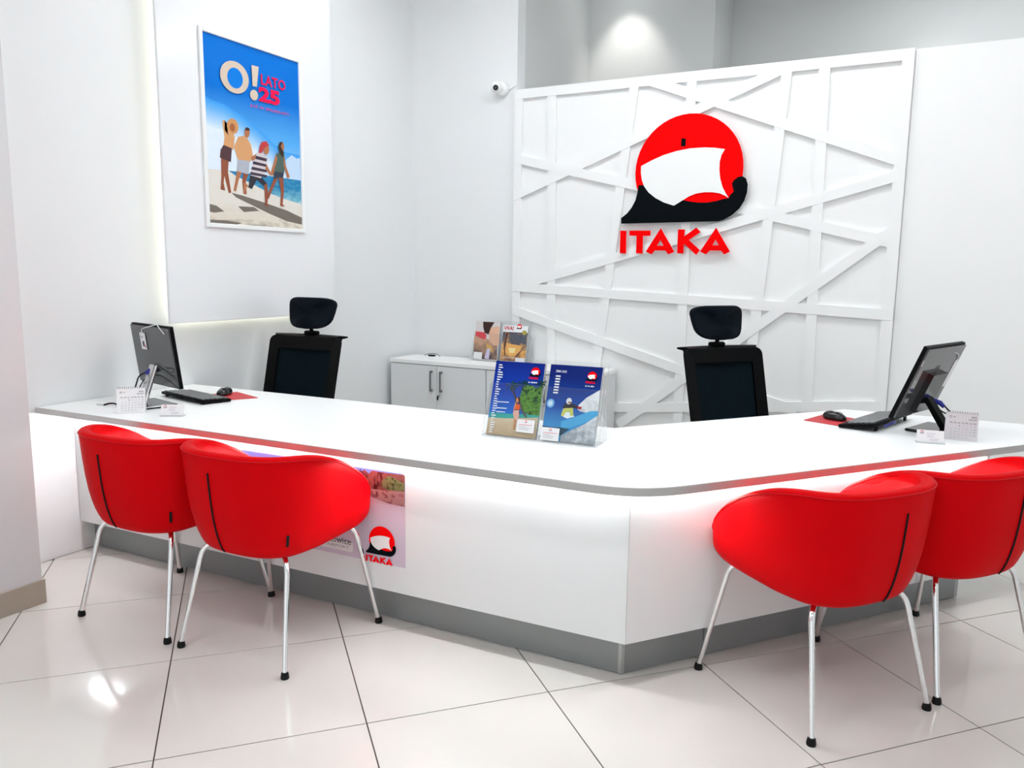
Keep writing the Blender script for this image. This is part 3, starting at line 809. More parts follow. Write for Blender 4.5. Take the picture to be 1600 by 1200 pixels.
# ================================================================== OFFICE CHAIRS
def make_office(label):
    t = thing('office_chair', label, 'chair', (0, 0, 0), 0, 'black office chairs behind the counter')
    # local: +y is where the sitter looks; the back leans to -y
    zb, zt = .50, .985
    rec = math.tan(14 * D2R)

    def bp(x, z, d=0.):
        w = 1.0
        return (x, -.20 - (z - zb) * rec - .035 * (1 - (x / .25) ** 2) + d, z)

    def outline(wb, wt, z0, z1, r, n=5):
        pts = []
        for cx, cz, s in (((wt - r), z1 - r, 0), (-(wt - r), z1 - r, 1), (-(wb - r), z0 + r, 2), ((wb - r), z0 + r, 3)):
            for i in range(n + 1):
                w = (s + i / n) * math.pi / 2; pts.append((cx + r * math.cos(w), cz + r * math.sin(w)))
        return pts
    oo = outline(.248, .252, zb, zt, .035); ii = outline(.186, .192, zb + .05, zt - .075, .012)
    n_ = len(oo); vs = []; fs = []
    for d in (.014, -.014):
        for ring in (oo, ii):
            for x, z in ring: vs.append(bp(x, z, d))
    for k in range(n_):
        j = (k + 1) % n_
        fs += [[k, j, n_ + j, n_ + k], [2 * n_ + j, 2 * n_ + k, 3 * n_ + k, 3 * n_ + j], [j, k, 2 * n_ + k, 2 * n_ + j], [n_ + k, n_ + j, 3 * n_ + j, 3 * n_ + k]]
    MB().add(vs, fs, 'black_plastic').build('backrest_frame', t, True, fix=True)
    gv = []; gf = []; G = 10
    for i in range(G + 1):
        for j in range(G + 1):
            z = zb + .045 + (zt - .07 - zb - .045) * j / G; w = .189 + (.195 - .189) * j / G
            gv.append(bp(-w + 2 * w * i / G, z, .002 + .012 * 0))
    for i in range(G):
        for j in range(G):
            gf.append([i * (G + 1) + j, (i + 1) * (G + 1) + j, (i + 1) * (G + 1) + j + 1, i * (G + 1) + j + 1])
    MB().add(gv, gf, 'mesh_navy').build('backrest_mesh', t, True)
    # rolled lip along the top, turned backwards
    lv = []; lf = []; M_ = 14
    for i in range(M_ + 1):
        q = -1 + 2 * i / M_; e_ = 1 - abs(q) ** 6
        for d, dz in ((.0135, -.012), (.010, .004), (-.010, .010), (-.060, .006), (-.063, -.003), (-.020, -.008), (-.0135, -.03)):
            x = q * (.222 + .032 * min(1, max(0, .014 - d) / .05)); p = bp(x, zt, d); lv.append((x, p[1], zt + dz))
    for i in range(M_):
        for k in range(7): lf.append([i * 7 + k, (i + 1) * 7 + k, (i + 1) * 7 + (k + 1) % 7, i * 7 + (k + 1) % 7])
    lf += [list(range(7))[::-1], [M_ * 7 + k for k in range(7)]]
    MB().add(lv, lf, 'black_plastic').build('top_rail', t, True, fix=True)
    # headrest on its post
    yb = bp(0, zt)[1]
    MB().box((-.034, yb - .05, zt - .12), (.034, yb - .016, zt + .015), 'black_plastic', .008).box((-.045, yb - .04, zt + .004), (.045, yb + .004, zt + .030), 'black_plastic', .010, seg=2).tube(
        [(0, yb - .02, zt + .02), (0, yb - .012, zt + .045), (0, yb + .0, zt + .075)], .011, 'black_plastic', 10).build('headrest_post', t, True)
    hv = []; hf = []; cx_, cz_ = 0, zt + .140; NA, NB = 28, 5
    prof = [(.02, .90), (.026, .70), (.022, .955), (0, 1.0), (-.018, .97), (-.022, .70)]
    rings = [(.030, .35), (.028, .75), (.018, .95), (0, 1.0), (-.016, .96), (-.02, .7)]
    for d, sc in rings:
        for k in range(NA):
            w = 2 * math.pi * k / NA; e = 2 / 4.2
            x = .164 * math.copysign(abs(math.cos(w)) ** e, math.cos(w)); z = .086 * math.copysign(abs(math.sin(w)) ** e, math.sin(w))
            x *= (1 + .10 * z / .078); z -= .012 * (1 - (x / .164) ** 2) * (1 if z < 0 else 0)
            hv.append((x * sc, yb + .018 + d - 1.7 * x * x - .35 * (z) * .4 - .0, cz_ + z * sc))
    for r in range(len(rings) - 1):
        for k in range(NA): hf.append([r * NA + k, r * NA + (k + 1) % NA, (r + 1) * NA + (k + 1) % NA, (r + 1) * NA + k])
    hf += [list(range(NA)), [(len(rings) - 1) * NA + k for k in range(NA)][::-1]]
    MB().add(hv, hf, 'pad_navy').build('headrest', t, True, fix=True)
    # seat, spine, column and five-armed base
    MB().box((-.235, -.20, .42), (.235, .27, .49), 'pad_navy', .03, seg=3).build('seat', t, True)
    MB().tube(smooth_path([(0, .0, .40), (0, -.20, .39), (0, -.285, .45), (0, -.275, .60)]), .022, 'black_plastic', 10).build('spine', t, True)
    MB().lathe([(.03, .07), (.03, .25), (.02, .25), (.02, .41)], 'black_plastic', (0, 0, 0), 16).build('gas_column', t, True)
    for k in range(5):
        w = (72 * k + 18) * D2R; c_, s_ = math.cos(w), math.sin(w)
        b_ = MB().tube([(0, 0, .095), (c_ * .12, s_ * .12, .09), (c_ * .29, s_ * .29, .066)], [.024, .022, .016], 'black_plastic', 10).build('base_arm', t, True)
        MB().lathe([(.020, -.022), (.027, -.018), (.027, .018), (.020, .022)], 'rubber', (c_ * .29, s_ * .29, .027), 14, Matrix.Rotation(w, 3, 'Z') @ Matrix.Rotation(math.pi / 2, 3, 'X')).build('castor', b_, True)
    return t


O1 = make_office('black high-back office chair behind the left computer, facing the left monitor')
O2 = copy_tree(O1); O2['label'] = 'black high-back office chair in front of the lattice, facing the right monitor'
O1.location = (-3.19, 3.17, 0); O1.rotation_euler[2] = 183 * D2R
O2.location = (-.705, 4.035, 0); O2.rotation_euler[2] = 232 * D2R

# ================================================================== CABINETS
CBY, CFY = 5.074, 4.735
for x0, x1, lb_ in ((-3.525, -2.705, 'white two-door cabinet with grey bar handles in the room corner'), (-2.702, -1.87, 'white cabinet against the lattice, mostly behind the blue catalogues')):
    t = thing('cabinet', lb_, 'cabinet', ((x0 + x1) / 2, CFY, 0)); off = ((x0 + x1) / 2, CFY, 0)
    b_ = MB(); b_.box((x0, CFY + .02, .06), (x0 + .018, CBY, .692), 'cabinet_white').box((x1 - .018, CFY + .02, .06), (x1, CBY, .692), 'cabinet_white')
    b_.box((x0 + .018, CFY + .02, .06), (x1 - .018, CBY, .08), 'cabinet_white').box((x0 + .018, CBY - .01, .08), (x1 - .018, CBY, .692), 'cabinet_white')
    b_.box((x0 + .018, CFY + .02, .674), (x1 - .018, CBY - .01, .692), 'cabinet_white')
    b_.build('body', t, off=off)
    MB().box((x0 + .02, CFY + .05, 0), (x1 - .02, CBY - .03, .06), 'plinth_alu').build('plinth', t, off=off)
    xm = (x0 + x1) / 2
    for s_ in (-1, 1):
        lo = (x0 + .002 if s_ < 0 else xm + .0015, CFY, .065); hi = (xm - .0015 if s_ < 0 else x1 - .002, CFY + .018, .688)
        d_ = MB().box(lo, hi, 'cabinet_white', .001).build('door', t, off=off)
        hx = xm + s_ * .042
        MB().box((hx - .006, CFY - .028, .50), (hx + .006, CFY - .018, .652), 'handle_grey', .002).box((hx - .007, CFY - .02, .50), (hx + .007, CFY, .516), 'handle_grey').box(
            (hx - .007, CFY - .02, .636), (hx + .007, CFY, .652), 'handle_grey').build('handle', d_, off=off)
        if s_ > 0:
            MB().lathe([(.009, 0), (.009, .012), (.006, .014)], 'silver', (xm + .022, CFY, .475), 14, Rb).build('lock', d_, True, off=off)
            MB().box((xm + .018, CFY - .03, .442), (xm + .026, CFY - .014, .474), 'black_plastic', .003).build('key', d_, off=off)
ct = tag(MB().box((-3.53, CFY - .004, .693), (-1.866, CBY + .001, .72), 'partition_white', .0015).build('long_board'), 'one long white board lying across both cabinets', 'board')
lp = thing('cable_loop', 'small loose cable loop lying on the cabinet top in the corner', 'cable', (-3.34, 5.02, .72))
MB().tube(smooth_path([(-.075, .0, .004), (-.05, .015, .012), (-.01, .02, .018), (.03, .012, .017), (.055, 0, .010), (.075, -.012, .004)]), .0032, 'grey_line', 6).build('wire', lp, True)
MB().box((-.03, -.02, 0), (.02, .015, .010), 'black_plastic', .003).build('plug', lp)

# ================================================================== CATALOGUES IN ACRYLIC HOLDERS
def holder(name_label, loc, rz, w, hback, hfront, pockets, tilt=14):
    """local: x along the front, -y towards the viewer, tilted back"""
    t = thing('catalogue_holder', name_label, 'holder', loc, rz)
    tt = math.tan(tilt * D2R); P_ = lambda x, y, z: (x, y + z * tt, z)
    dep = .042

    def plate(y, z0, z1, x0, x1, th, name):
        vs = [P_(x, yy, z) for yy in (y, y + th) for x, z in ((x0, z0), (x1, z0), (x1, z1), (x0, z1))]
        b = MB().add(vs, [[0, 1, 2, 3], [7, 6, 5, 4]], 'acrylic')
        b.add(vs, [[1, 0, 4, 5], [2, 1, 5, 6], [3, 2, 6, 7], [0, 3, 7, 4]], 'acrylic_edge'); return b.build(name, t)
    plate(0, .004, hfront, -w / 2, w / 2, .003, 'front_plate')
    plate(dep, .004, hback, -w / 2, w / 2, .003, 'back_plate')
    MB().box((-w / 2, -.004, 0), (w / 2, dep + .05, .004), 'acrylic_edge', .001).build('base_plate', t)
    for x in (-w / 2, -.0015, w / 2 - .003):
        vs = [P_(xx, yy, z) for xx in (x, x + .003) for yy, z in ((.003, .004), (dep, .004), (dep, hfront), (.003, hfront))]
        b = MB().add(vs, [[0, 1, 2, 3], [7, 6, 5, 4]], 'acrylic')
        b.add(vs, [[1, 0, 4, 5], [2, 1, 5, 6], [3, 2, 6, 7], [0, 3, 7, 4]], 'acrylic_edge').build('divider' if x > -w / 2 and x < 0 else 'side_plate', t)
    vs = [(w / 2 - .004, dep + .002, .004), (w / 2 - .004, dep + .10, .004), (w / 2 - .004, dep + hfront * tt + .002, hfront)]
    vs2 = [(x + .003, y, z) for x, y, z in vs]
    MB().add(vs + vs2, [[0, 1, 2], [5, 4, 3]], 'acrylic').add(vs + vs2, [[0, 3, 4, 1], [1, 4, 5, 2], [2, 5, 3, 0]], 'acrylic_edge').build('rear_foot', t)
    return t


def booklet(label, loc, rz, xc, w, h, tilt, art, thick=.018, z0=.006, y0=.012, group=None):
    """a thick catalogue standing in a pocket; art(pr, w, h) prints its cover"""
    R = Matrix.Rotation(rz, 3, 'Z'); c = R @ Vector((xc, y0 + z0 * math.tan(tilt * D2R), z0))
    t = thing('catalogue', label, 'catalogue', (loc[0] + c.x, loc[1] + c.y, loc[2] + c.z), rz, group)
    ty = math.tan(tilt * D2R); ez = np.array([0, math.sin(tilt * D2R), math.cos(tilt * D2R)]); n = np.array([0, -math.cos(tilt * D2R), math.sin(tilt * D2R)])
    MB().prism([(-w / 2, 0), (w / 2, 0), (w / 2, h), (-w / 2, h)], (1, 0, 0), ez, n, (0, 0, 0), -thick, -.0004, 'paper_edge').build('pages', t)
    pr = Print((-w / 2, 0, 0) - n * .0003, (1, 0, 0), ez, n)
    MB().prism([(-w / 2, 0), (w / 2, 0), (w / 2, h), (-w / 2, h)], (1, 0, 0), ez, n, (0, 0, 0), -.0004, -.0003, 'paper').build('cover', t)
    art(pr, w, h); pr.build('print', t)
    return t


def mk(quad, w, h):
    return homog(quad, [(0, h), (w, h), (w, 0), (0, 0)])


ink_grad('cover_sky', (40, 120, 215), (8, 60, 170), 'Z', .05, .28, (4, 34, 130), nz=.04)
ink_grad('cover_leaves', (14, 40, 16), (96, 150, 56), 'Z', -.05, .30, (20, 60, 26), nz=1.4, nscale=55)
ink_grad('cover_sand', (186, 164, 132), (206, 188, 158), 'Z', .0, .1, (214, 198, 172), nz=.3, nscale=30)
ink_grad('ski_sky', (60, 160, 215), (10, 70, 160), 'Z', .02, .24, (6, 30, 110), nz=.05)
ink_grad('ski_snow', (150, 158, 166), (205, 210, 214), 'Z', .0, .2, (235, 238, 240), nz=.9, nscale=45)


def art_beach(p, w, h):
    p.map = mk([(265, 68), (775, 92), (745, 862), (218, 808)], w, h)
    p.poly([(0, 0), (w, 0), (w, h), (0, h)], 'cover_sky', True)
    p.poly([(240, 585), (400, 600), (760, 610), (758, 680), (240, 650)], ink(60, 170, 160))
    p.poly([(230, 640), (420, 650), (756, 640), (745, 862), (218, 808)], 'cover_sand')
    p.poly([(560, 330), (640, 300), (700, 340), (770, 310), (766, 620), (640, 610), (570, 560), (540, 440)], 'cover_leaves')
    gr = ink(30, 66, 34)
    for cx, cy, s in ((440, 320, 1.0), (560, 300, .8), (740, 300, .8)):
        for k in range(9):
            a_ = k * .7; p.poly([(cx, cy), (cx + 60 * s * math.cos(a_), cy + 46 * s * math.sin(a_) - 8), (cx + 78 * s * math.cos(a_ + .12), cy + 60 * s * math.sin(a_ + .12) + 8), (cx + 50 * s * math.cos(a_ + .3), cy + 36 * s * math.sin(a_ + .3))], gr)
    p.poly([(440, 325), (448, 322), (500, 420), (560, 600), (545, 600), (485, 425)], ink(70, 56, 40))
    skn = ink(206, 140, 100)
    p.poly([(505, 640), (540, 640), (522, 700), (516, 765), (500, 765), (505, 700)], skn)
    p.poly([(492, 570), (550, 565), (556, 640), (545, 690), (505, 650), (488, 600)], ink(222, 176, 158))
    p.poly([(508, 510), (555, 505), (556, 560), (505, 560)], ink(226, 92, 24)); p.poly([(505, 480), (518, 500), (500, 570), (490, 590), (492, 530)], skn)
    p.poly([(552, 500), (572, 520), (610, 590), (640, 640), (625, 645), (570, 570)], ink(90, 90, 70))
    p.oval(526, 462, 18, 28, skn); p.poly([(520, 435), (545, 432), (552, 470), (550, 505), (536, 500), (534, 460)], ink(84, 46, 28))
    wt = ink(236, 240, 246); rnd = random.Random(4)
    for i in range(29):
        y = 105 + i * 24.2; x = 300 - i * 1.5; L = rnd.choice((24, 34, 44, 54, 40, 48))
        p.poly([(x, y), (x + L, y + 3), (x + L, y + 14), (x, y + 11)], wt)
    for y in (478, 540, 578): p.poly([(316, y), (440 - (y - 478) * .3, y + 6), (440 - (y - 478) * .3, y + 15), (315, y + 9)], wt)
    e0 = p.map(628, 250); e1 = p.map(738, 250)
    emblem(p, e0[0], p.map(680, 254)[1], e1[0] - e0[0])
    a0 = p.map(625, 285); a1 = p.map(720, 285); q = (a1[0] - a0[0]) / 10
    for i in (0, 1, 3, 4, 5, 6, 7, 8, 9): p.poly([(a0[0] + i * q, a0[1] - .002), (a0[0] + (i + .7) * q, a0[1] - .002), (a0[0] + (i + .7) * q, a0[1] + .003), (a0[0] + i * q, a0[1] + .003)], wt, True)


def art_ski(p, w, h):
    p.map = mk([(845, 108), (1425, 152), (1368, 940), (800, 862)], w, h)
    p.poly([(0, 0), (w, 0), (w, h), (0, h)], 'ski_sky', True)
    p.oval(872, 505, 42, 44, ink(120, 180, 225)); p.oval(870, 505, 24, 26, ink(205, 226, 240))
    p.poly([(1150, 560), (1260, 460), (1405, 385), (1398, 600), (1300, 620), (1200, 600)], 'ski_snow')
    p.poly([(1000, 690), (1120, 660), (1300, 600), (1398, 600), (1395, 650), (1250, 720), (1100, 760), (1000, 770)], ink(70, 165, 215))
    p.poly([(806, 725), (900, 745), (1000, 750), (1100, 770), (1010, 830), (800, 790)], ink(24, 70, 96))
    p.poly([(1010, 830), (1120, 780), (1250, 730), (1390, 650), (1368, 940), (1000, 890)], 'ski_snow')
    p.poly([(1040, 600), (1110, 600), (1140, 650), (1060, 665), (1010, 640)], ink(225, 235, 240))
    p.poly([(1012, 565), (1070, 555), (1120, 560), (1128, 640), (1095, 640), (1085, 595), (1045, 600), (1025, 640), (995, 635)], ink(196, 200, 96))
    p.poly([(1040, 510), (1100, 512), (1180, 545), (1215, 560), (1205, 580), (1120, 560), (1060, 560), (1000, 555), (1015, 530)], ink(44, 42, 52))
    p.poly([(1165, 548), (1215, 552), (1210, 572), (1172, 568)], ink(190, 40, 60)); p.oval(1072, 490, 30, 32, ink(226, 230, 232)); p.poly([(1060, 495), (1100, 498), (1095, 515), (1062, 512)], ink(150, 110, 80))
    wt = ink(236, 240, 246)
    for i in range(7):
        y = 224 + i * 28; x = 908 - i * 2.5
        p.poly([(x, y), (x + 52, y + 4), (x + 51, y + 19), (x, y + 14)], wt)
    a0 = p.map(905, 192); a1 = p.map(1025, 196); p.text('ZIMA 24/25', (a0[0], a0[1], a1[0], a0[1] + .009), wt, .01)
    e0 = p.map(1240, 320); e1 = p.map(1362, 320); emblem(p, e0[0], p.map(1290, 318)[1], e1[0] - e0[0])
    a0 = p.map(1240, 348); a1 = p.map(1340, 352); q = (a1[0] - a0[0]) / 10
    for i in (0, 1, 3, 4, 6, 7, 8, 9): p.poly([(a0[0] + i * q, a0[1]), (a0[0] + (i + .7) * q, a0[1]), (a0[0] + (i + .7) * q, a0[1] + .005), (a0[0] + i * q, a0[1] + .005)], wt, True)


ink_grad('cover_autumn', (120, 66, 36), (238, 176, 96), 'Z', .0, .14, (92, 88, 96), nz=.7, nscale=26)
ink_grad('cover_abstract', (70, 60, 66), (206, 160, 130), 'Z', .0, .26, (150, 130, 140), nz=.6, nscale=14)


def art_plain(p, w, h):
    p.map = mk([(275, 205), (710, 225), (660, 920), (230, 905)], w, h)
    p.poly([(0, 0), (w, 0), (w, h), (0, h)], ink(214, 206, 206), True)
    p.poly([(245, 470), (470, 520), (660, 600), (660, 900), (235, 890)], 'cover_abstract')
    p.poly([(268, 390), (420, 410), (470, 470), (440, 540), (370, 520), (262, 470)], ink(222, 74, 84))
    p.poly([(395, 215), (600, 225), (540, 330), (500, 450), (430, 420), (400, 320)], ink(66, 46, 44))
    p.poly([(540, 320), (690, 300), (690, 640), (600, 650), (520, 560), (510, 430)], ink(226, 180, 152))
    p.poly([(460, 600), (560, 660), (600, 780), (470, 690)], ink(216, 170, 92)); p.poly([(480, 710), (540, 700), (520, 890), (440, 880)], ink(206, 196, 222))
    p.poly([(250, 765), (400, 775), (395, 895), (240, 885)], ink(238, 238, 240))


def art_viva(p, w, h):
    p.map = mk([(740, 270), (1160, 280), (1130, 965), (690, 960)], w, h)
    p.poly([(0, 0), (w, 0), (w, h), (0, h)], ink(240, 240, 242), True)
    p.poly([(738, 390), (1155, 400), (1132, 950), (695, 945)], 'cover_autumn')
    p.poly([(930, 430), (1050, 450), (1140, 440), (1140, 590), (1010, 600), (960, 560), (880, 470)], ink(84, 92, 108))
    p.poly([(790, 420), (830, 410), (800, 560), (780, 700), (790, 860), (765, 820), (755, 640)], ink(96, 50, 38))
    p.poly([(800, 590), (900, 620), (1060, 640), (1040, 740), (960, 830), (860, 850), (800, 780)], ink(236, 176, 96)); p.poly([(840, 690), (960, 690), (950, 780), (860, 790)], ink(246, 226, 160))
    p.poly([(1100, 640), (1115, 650), (1010, 830), (960, 880), (960, 850), (1060, 720)], ink(84, 30, 26))
    a0 = p.map(752, 360); a1 = p.map(915, 362); p.text('VIVA!', (a0[0], a0[1], a1[0], p.map(752, 285)[1]), ink(190, 24, 40), .03)
    e0 = p.map(962, 360); e1 = p.map(1052, 360); emblem(p, e0[0], e0[1], e1[0] - e0[0], words=False)
    p.oval(1100, 400, 40, 42, ink(170, 160, 84)); p.poly([(965, 870), (1130, 875), (1128, 952), (962, 948)], ink(232, 232, 238))
    a0 = p.map(735, 905); a1 = p.map(945, 910); q = (a1[0] - a0[0]) / 6
    for i in range(6): p.poly([(a0[0] + i * q, a0[1]), (a0[0] + (i + .35) * q, a0[1] + .022), (a0[0] + (i + .7) * q, a0[1]), (a0[0] + (i + .35) * q, a0[1] + .010)], ink(240, 236, 230), True)


def small_card(label, loc, rz, xc, zc, tilt, y0=-.0015):
    R = Matrix.Rotation(rz, 3, 'Z'); z = zc; c = R @ Vector((xc, y0 + z * math.tan(tilt * D2R), z))
    t = thing('leaflet_card', label, 'card', (loc[0] + c.x, loc[1] + c.y, loc[2] + c.z), rz)
    ez = np.array([0, math.sin(tilt * D2R), math.cos(tilt * D2R)]); n = np.array([0, -math.cos(tilt * D2R), math.sin(tilt * D2R)]); w, h = .074, .05
    MB().prism([(-w / 2, 0), (w / 2, 0), (w / 2, h), (-w / 2, h)], (1, 0, 0), ez, n, (0, 0, 0), -.0006, 0, 'paper').build('sheet', t)
    pr = Print((-w / 2, 0, 0), (1, 0, 0), ez, n)
    emblem(pr, w / 2 - .006, h - .015, .011, words=False)
    pr.poly([(.008, .028), (.064, .028), (.064, .0305), (.008, .0305)], ink(226, 150, 160), True)
    for yy, x1 in ((.022, .04), (.016, .055), (.010, .05)): pr.poly([(.008, yy), (x1, yy), (x1, yy + .0016), (.008, yy + .0016)], ink(180, 180, 184), True)
    pr.build('print', t); return t


HL = (-1.290, 2.655, ZT + .0003); HR = math.radians(3.5)
holder('clear acrylic two-pocket holder standing on the worktop corner', HL, HR, .475, .30, .205, 2, 18)
booklet('blue catalogue with palms and a woman in an orange top, front holder left pocket', HL, HR, -.118, .212, .297, 18, art_beach, group=None)
booklet('dark blue ski catalogue with a skier in yellow trousers, front holder right pocket', HL, HR, .118, .212, .297, 18, art_ski)
small_card('small white card at the lower right of the palm beach catalogue', HL, HR, -.055, .028, 18, -.0002)
small_card('small white card at the lower left of the dark blue ski catalogue', HL, HR, .05, .008, 18, -.0002)
HL2 = (-2.735, 4.955, .7203); HR2 = math.radians(2)
holder('clear acrylic two-pocket holder on the cabinet top by the wall', HL2, HR2, .455, .29, .20, 2)
booklet('brochure with pink and peach abstract cover, rear holder left pocket', HL2, HR2, -.112, .20, .285, 12, art_plain)
booklet('white-topped magazine with an amber and grey cover picture, rear holder right pocket', HL2, HR2, .112, .20, .265, 12, art_viva)

# ================================================================== COMPUTERS
def monitor(label, BR, ang, w, h, lean, stand_xy, silver, sticker):
    """BR: lower corner at the end nearest the viewer; ang: heading along the screen; back faces local -y"""
    cx, cy = BR[0] + math.cos(ang) * w / 2, BR[1] + math.sin(ang) * w / 2
    t = thing('monitor', label, 'monitor', (stand_xy[0], stand_xy[1], ZT), 0)
    o = np.array([cx - stand_xy[0], cy - stand_xy[1], BR[2] - ZT])
    ex = np.array([math.cos(ang), math.sin(ang), 0]); nbk = np.array([math.sin(ang), -math.cos(ang), 0])      # back normal
    if nbk @ np.array([-cx, -cy, 0]) < 0: nbk = -nbk
    lr = lean * D2R; ez = np.array([0, 0, math.cos(lr)]) + nbk * math.sin(lr); nb_ = nbk * math.cos(lr) - np.array([0, 0, math.sin(lr)])
    rc = lambda x0, y0, x1, y1: [(x0, y0), (x1, y0), (x1, y1), (x0, y1)]
    MB().prism(rc(-w / 2, 0, w / 2, h), ex, ez, nb_, o, -.010, .005, 'black_plastic').build('bezel', t)
    MB().prism(rc(-w / 2 + .006, .006, w / 2 - .006, h - .006), ex, ez, nb_, o, .005, .014, 'grey_gloss').build('back_shell', t)['label'] = 'glossy grey back shell'
    MB().prism(rc(-w / 2 + .012, .018, w / 2 - .012, h - .012), ex, ez, nb_, o, -.0108, -.010, 'black_gloss').build('screen', t)
    if not silver:
        MB().prism(rc(-.075, .03, .075, h * .63), ex, ez, nb_, o, .014, .038, 'black_gloss').build('port_housing', t)
    # stand
    ctr = o + ez * .10 + nb_ * .02
    hd = nbk
    ms = 'silver' if silver else 'black_plastic'
    px_, py_ = -nbk[1], nbk[0]
    Rz = Matrix(((px_, nbk[0], 0), (py_, nbk[1], 0), (0, 0, 1)))
    MB().box((-.12, -.09 + (.05 if silver else 0), 0), (.12, .09 + (.05 if silver else 0), .012), 'black_gloss', .004, Rz).build('stand_base', t)
    foot_ = np.array([0, 0, .012]) + hd * (.075 if silver else .03)
    d = ctr - foot_; arm = MB(); wv = np.array([px_, py_, 0])
    nn = np.cross(wv, d); nn /= np.linalg.norm(nn)
    A4 = [foot_ + wv * sx * .026 + nn * sy * .012 for sx, sy in ((-1, -1), (1, -1), (1, 1), (-1, 1))]; B4 = [ctr + wv * sx * .024 + nn * sy * .010 for sx, sy in ((-1, -1), (1, -1), (1, 1), (-1, 1))]
    arm.add(A4 + B4, [[3, 2, 1, 0], [4, 5, 6, 7]] + [[i, (i + 1) % 4, 4 + (i + 1) % 4, 4 + i] for i in range(4)], ms).build('stand_arm', t, fix=True)
    arm2 = MB().tube([foot_ + wv * .03 + np.array([0, 0, 0]), ctr + wv * .03], .005, 'chrome' if silver else 'black_gloss', 8).build('stand_trim', t, True)
    # plug and cable at the back
    pl = o + ez * .075 + nb_ * (.016 if silver else .04) + ex * sticker['plug']
    MB().tube([pl, pl + nb_ * .03 + np.array([0, 0, .004]), pl + nb_ * .05 - ez * .004], [.011, .011, .008], 'vga_blue', 10).build('plug', t, True)['label'] = 'blue video plug'
    q = pl + nb_ * .05
    end = np.array([sticker['end'][0] - stand_xy[0], sticker['end'][1] - stand_xy[1], .006])
    MB().tube(smooth_path([q, q + nb_ * .03 - np.array([0, 0, .012]), q * .4 + end * .6 + np.array([0, 0, .03]), end]), .0035, 'rubber', 8).build('cable', t, True)
    q2 = pl + ex * .05 - ez * .03; MB().tube(smooth_path([q2, q2 + nb_ * .035 + np.array([0, 0, -.01]), q2 * .35 + end * .65 + np.array([0, 0, .015]), end + ex * .02]), .003, 'rubber', 8).build('cable', t, True)
    return t, o + np.array([stand_xy[0], stand_xy[1], ZT]), ex, ez, nb_


m1, mo, mex, mez, mnb = monitor('left monitor seen from behind, hanging price tag on its grey back, silver stand', (-3.06, 2.49, .812), math.radians(166.5), .41, .295, 7, (-3.19, 2.46), True, dict(plug=.0, end=(-3.33, 2.42)))
m2, no, nex, nez, nnb = monitor('right monitor seen from behind, tilted far back on a black stand', (-.105, 3.555, .80), math.radians(69), .40, .325, 21, (.075, 3.73), False, dict(plug=.06, end=(.20, 3.66)))
# paper tag hung over the left monitor
tg = thing('hang_tag', 'white paper tag hung by a cord over the left monitor back', 'tag', tuple(mo + mez * .285))
to = mo + mez * .285
tp = mo + mnb * .017 + mez * .255 + mex * .075
prt = MB().prism([(-.029, 0), (.029, 0), (.029, -.082), (-.029, -.082)], mex, mez, mnb, tp, 0, .0008, 'paper').build('card', tg, off=to)
sgn = 1 if np.cross(mex, mez) @ mnb > 0 else -1
pt = Print(tp + mnb * .0008, -mex if sgn < 0 else mex, mez, mnb)
pt.poly([(-.022, -.018), (.010, -.018), (.010, -.021), (-.022, -.021)], ink(120, 110, 120), True); pt.poly([(-.022, -.026), (-.002, -.026), (-.002, -.028), (-.022, -.028)], ink(150, 140, 150), True)
pt.poly([(-.008, -.042), (.006, -.040), (.012, -.052), (.004, -.070), (-.006, -.068), (-.010, -.055)], ink(74, 60, 80), True); pt.oval(.016, -.066, .007, .008, ink(206, 120, 130), raw=True)
pt.build('print', tg, to)
MB().tube(smooth_path([tp + mez * -.004, tp + mez * .018 - mex * .01, mo + mez * .292 + mnb * .016 - mex * .03, mo + mez * .298 - mex * .06, mo + mez * .294 + mnb * .016 - mex * .11, mo + mez * .262 + mnb * .0165 - mex * .16]), .0022, 'paper', 8).build('cord', tg, True, off=to)
# small stickers and tag strap on the right monitor
tg2 = thing('hang_tag', 'white paper strip hung down the right monitor back edge', 'tag', tuple(no + nez * .29))
to = no + nez * .29
sg = 1 if (nex @ np.array([0, 1, 0])) > 0 else -1
MB().prism([(sg * .155, .25), (sg * .185, .25), (sg * .185, .12), (sg * .155, .12)], nex, nez, nnb, no, .015, .0158, 'paper').build('card', tg2, off=to)
MB().tube(smooth_path([no + nex * sg * .17 + nez * .248 + nnb * .0155, no + nex * sg * .15 + nez * .275 + nnb * .017, no + nex * sg * .10 + nez * .290 + nnb * .012, no + nex * sg * .08 + nez * .2925 - nnb * .004]), .0022, 'paper', 8).build('cord', tg2, True, off=to)
stk = Print(no + nnb * .0141, nex, nez, nnb)
stk.poly([(-.20, .272), (-.19, .272), (-.19, .245), (-.20, .245)], ink(200, 200, 204), True)
for i in range(3): stk.poly([(-.03 + i * .016, .235), (-.02 + i * .016, .235), (-.022 + i * .016, .205), (-.032 + i * .016, .205)], ink(96, 98, 100), True)
s_ = stk.build('sticker', m2, (.075, 3.73, ZT)); s_['label'] = 'small pale stickers on the back shell'
s2 = Print(no + nnb * .0142, nex, nez, nnb); s2.poly([(.085, .165), (.105, .165), (.105, .130), (.085, .130)], ink(214, 218, 216), True)
s2.build('sticker', m2, (.075, 3.73, ZT))


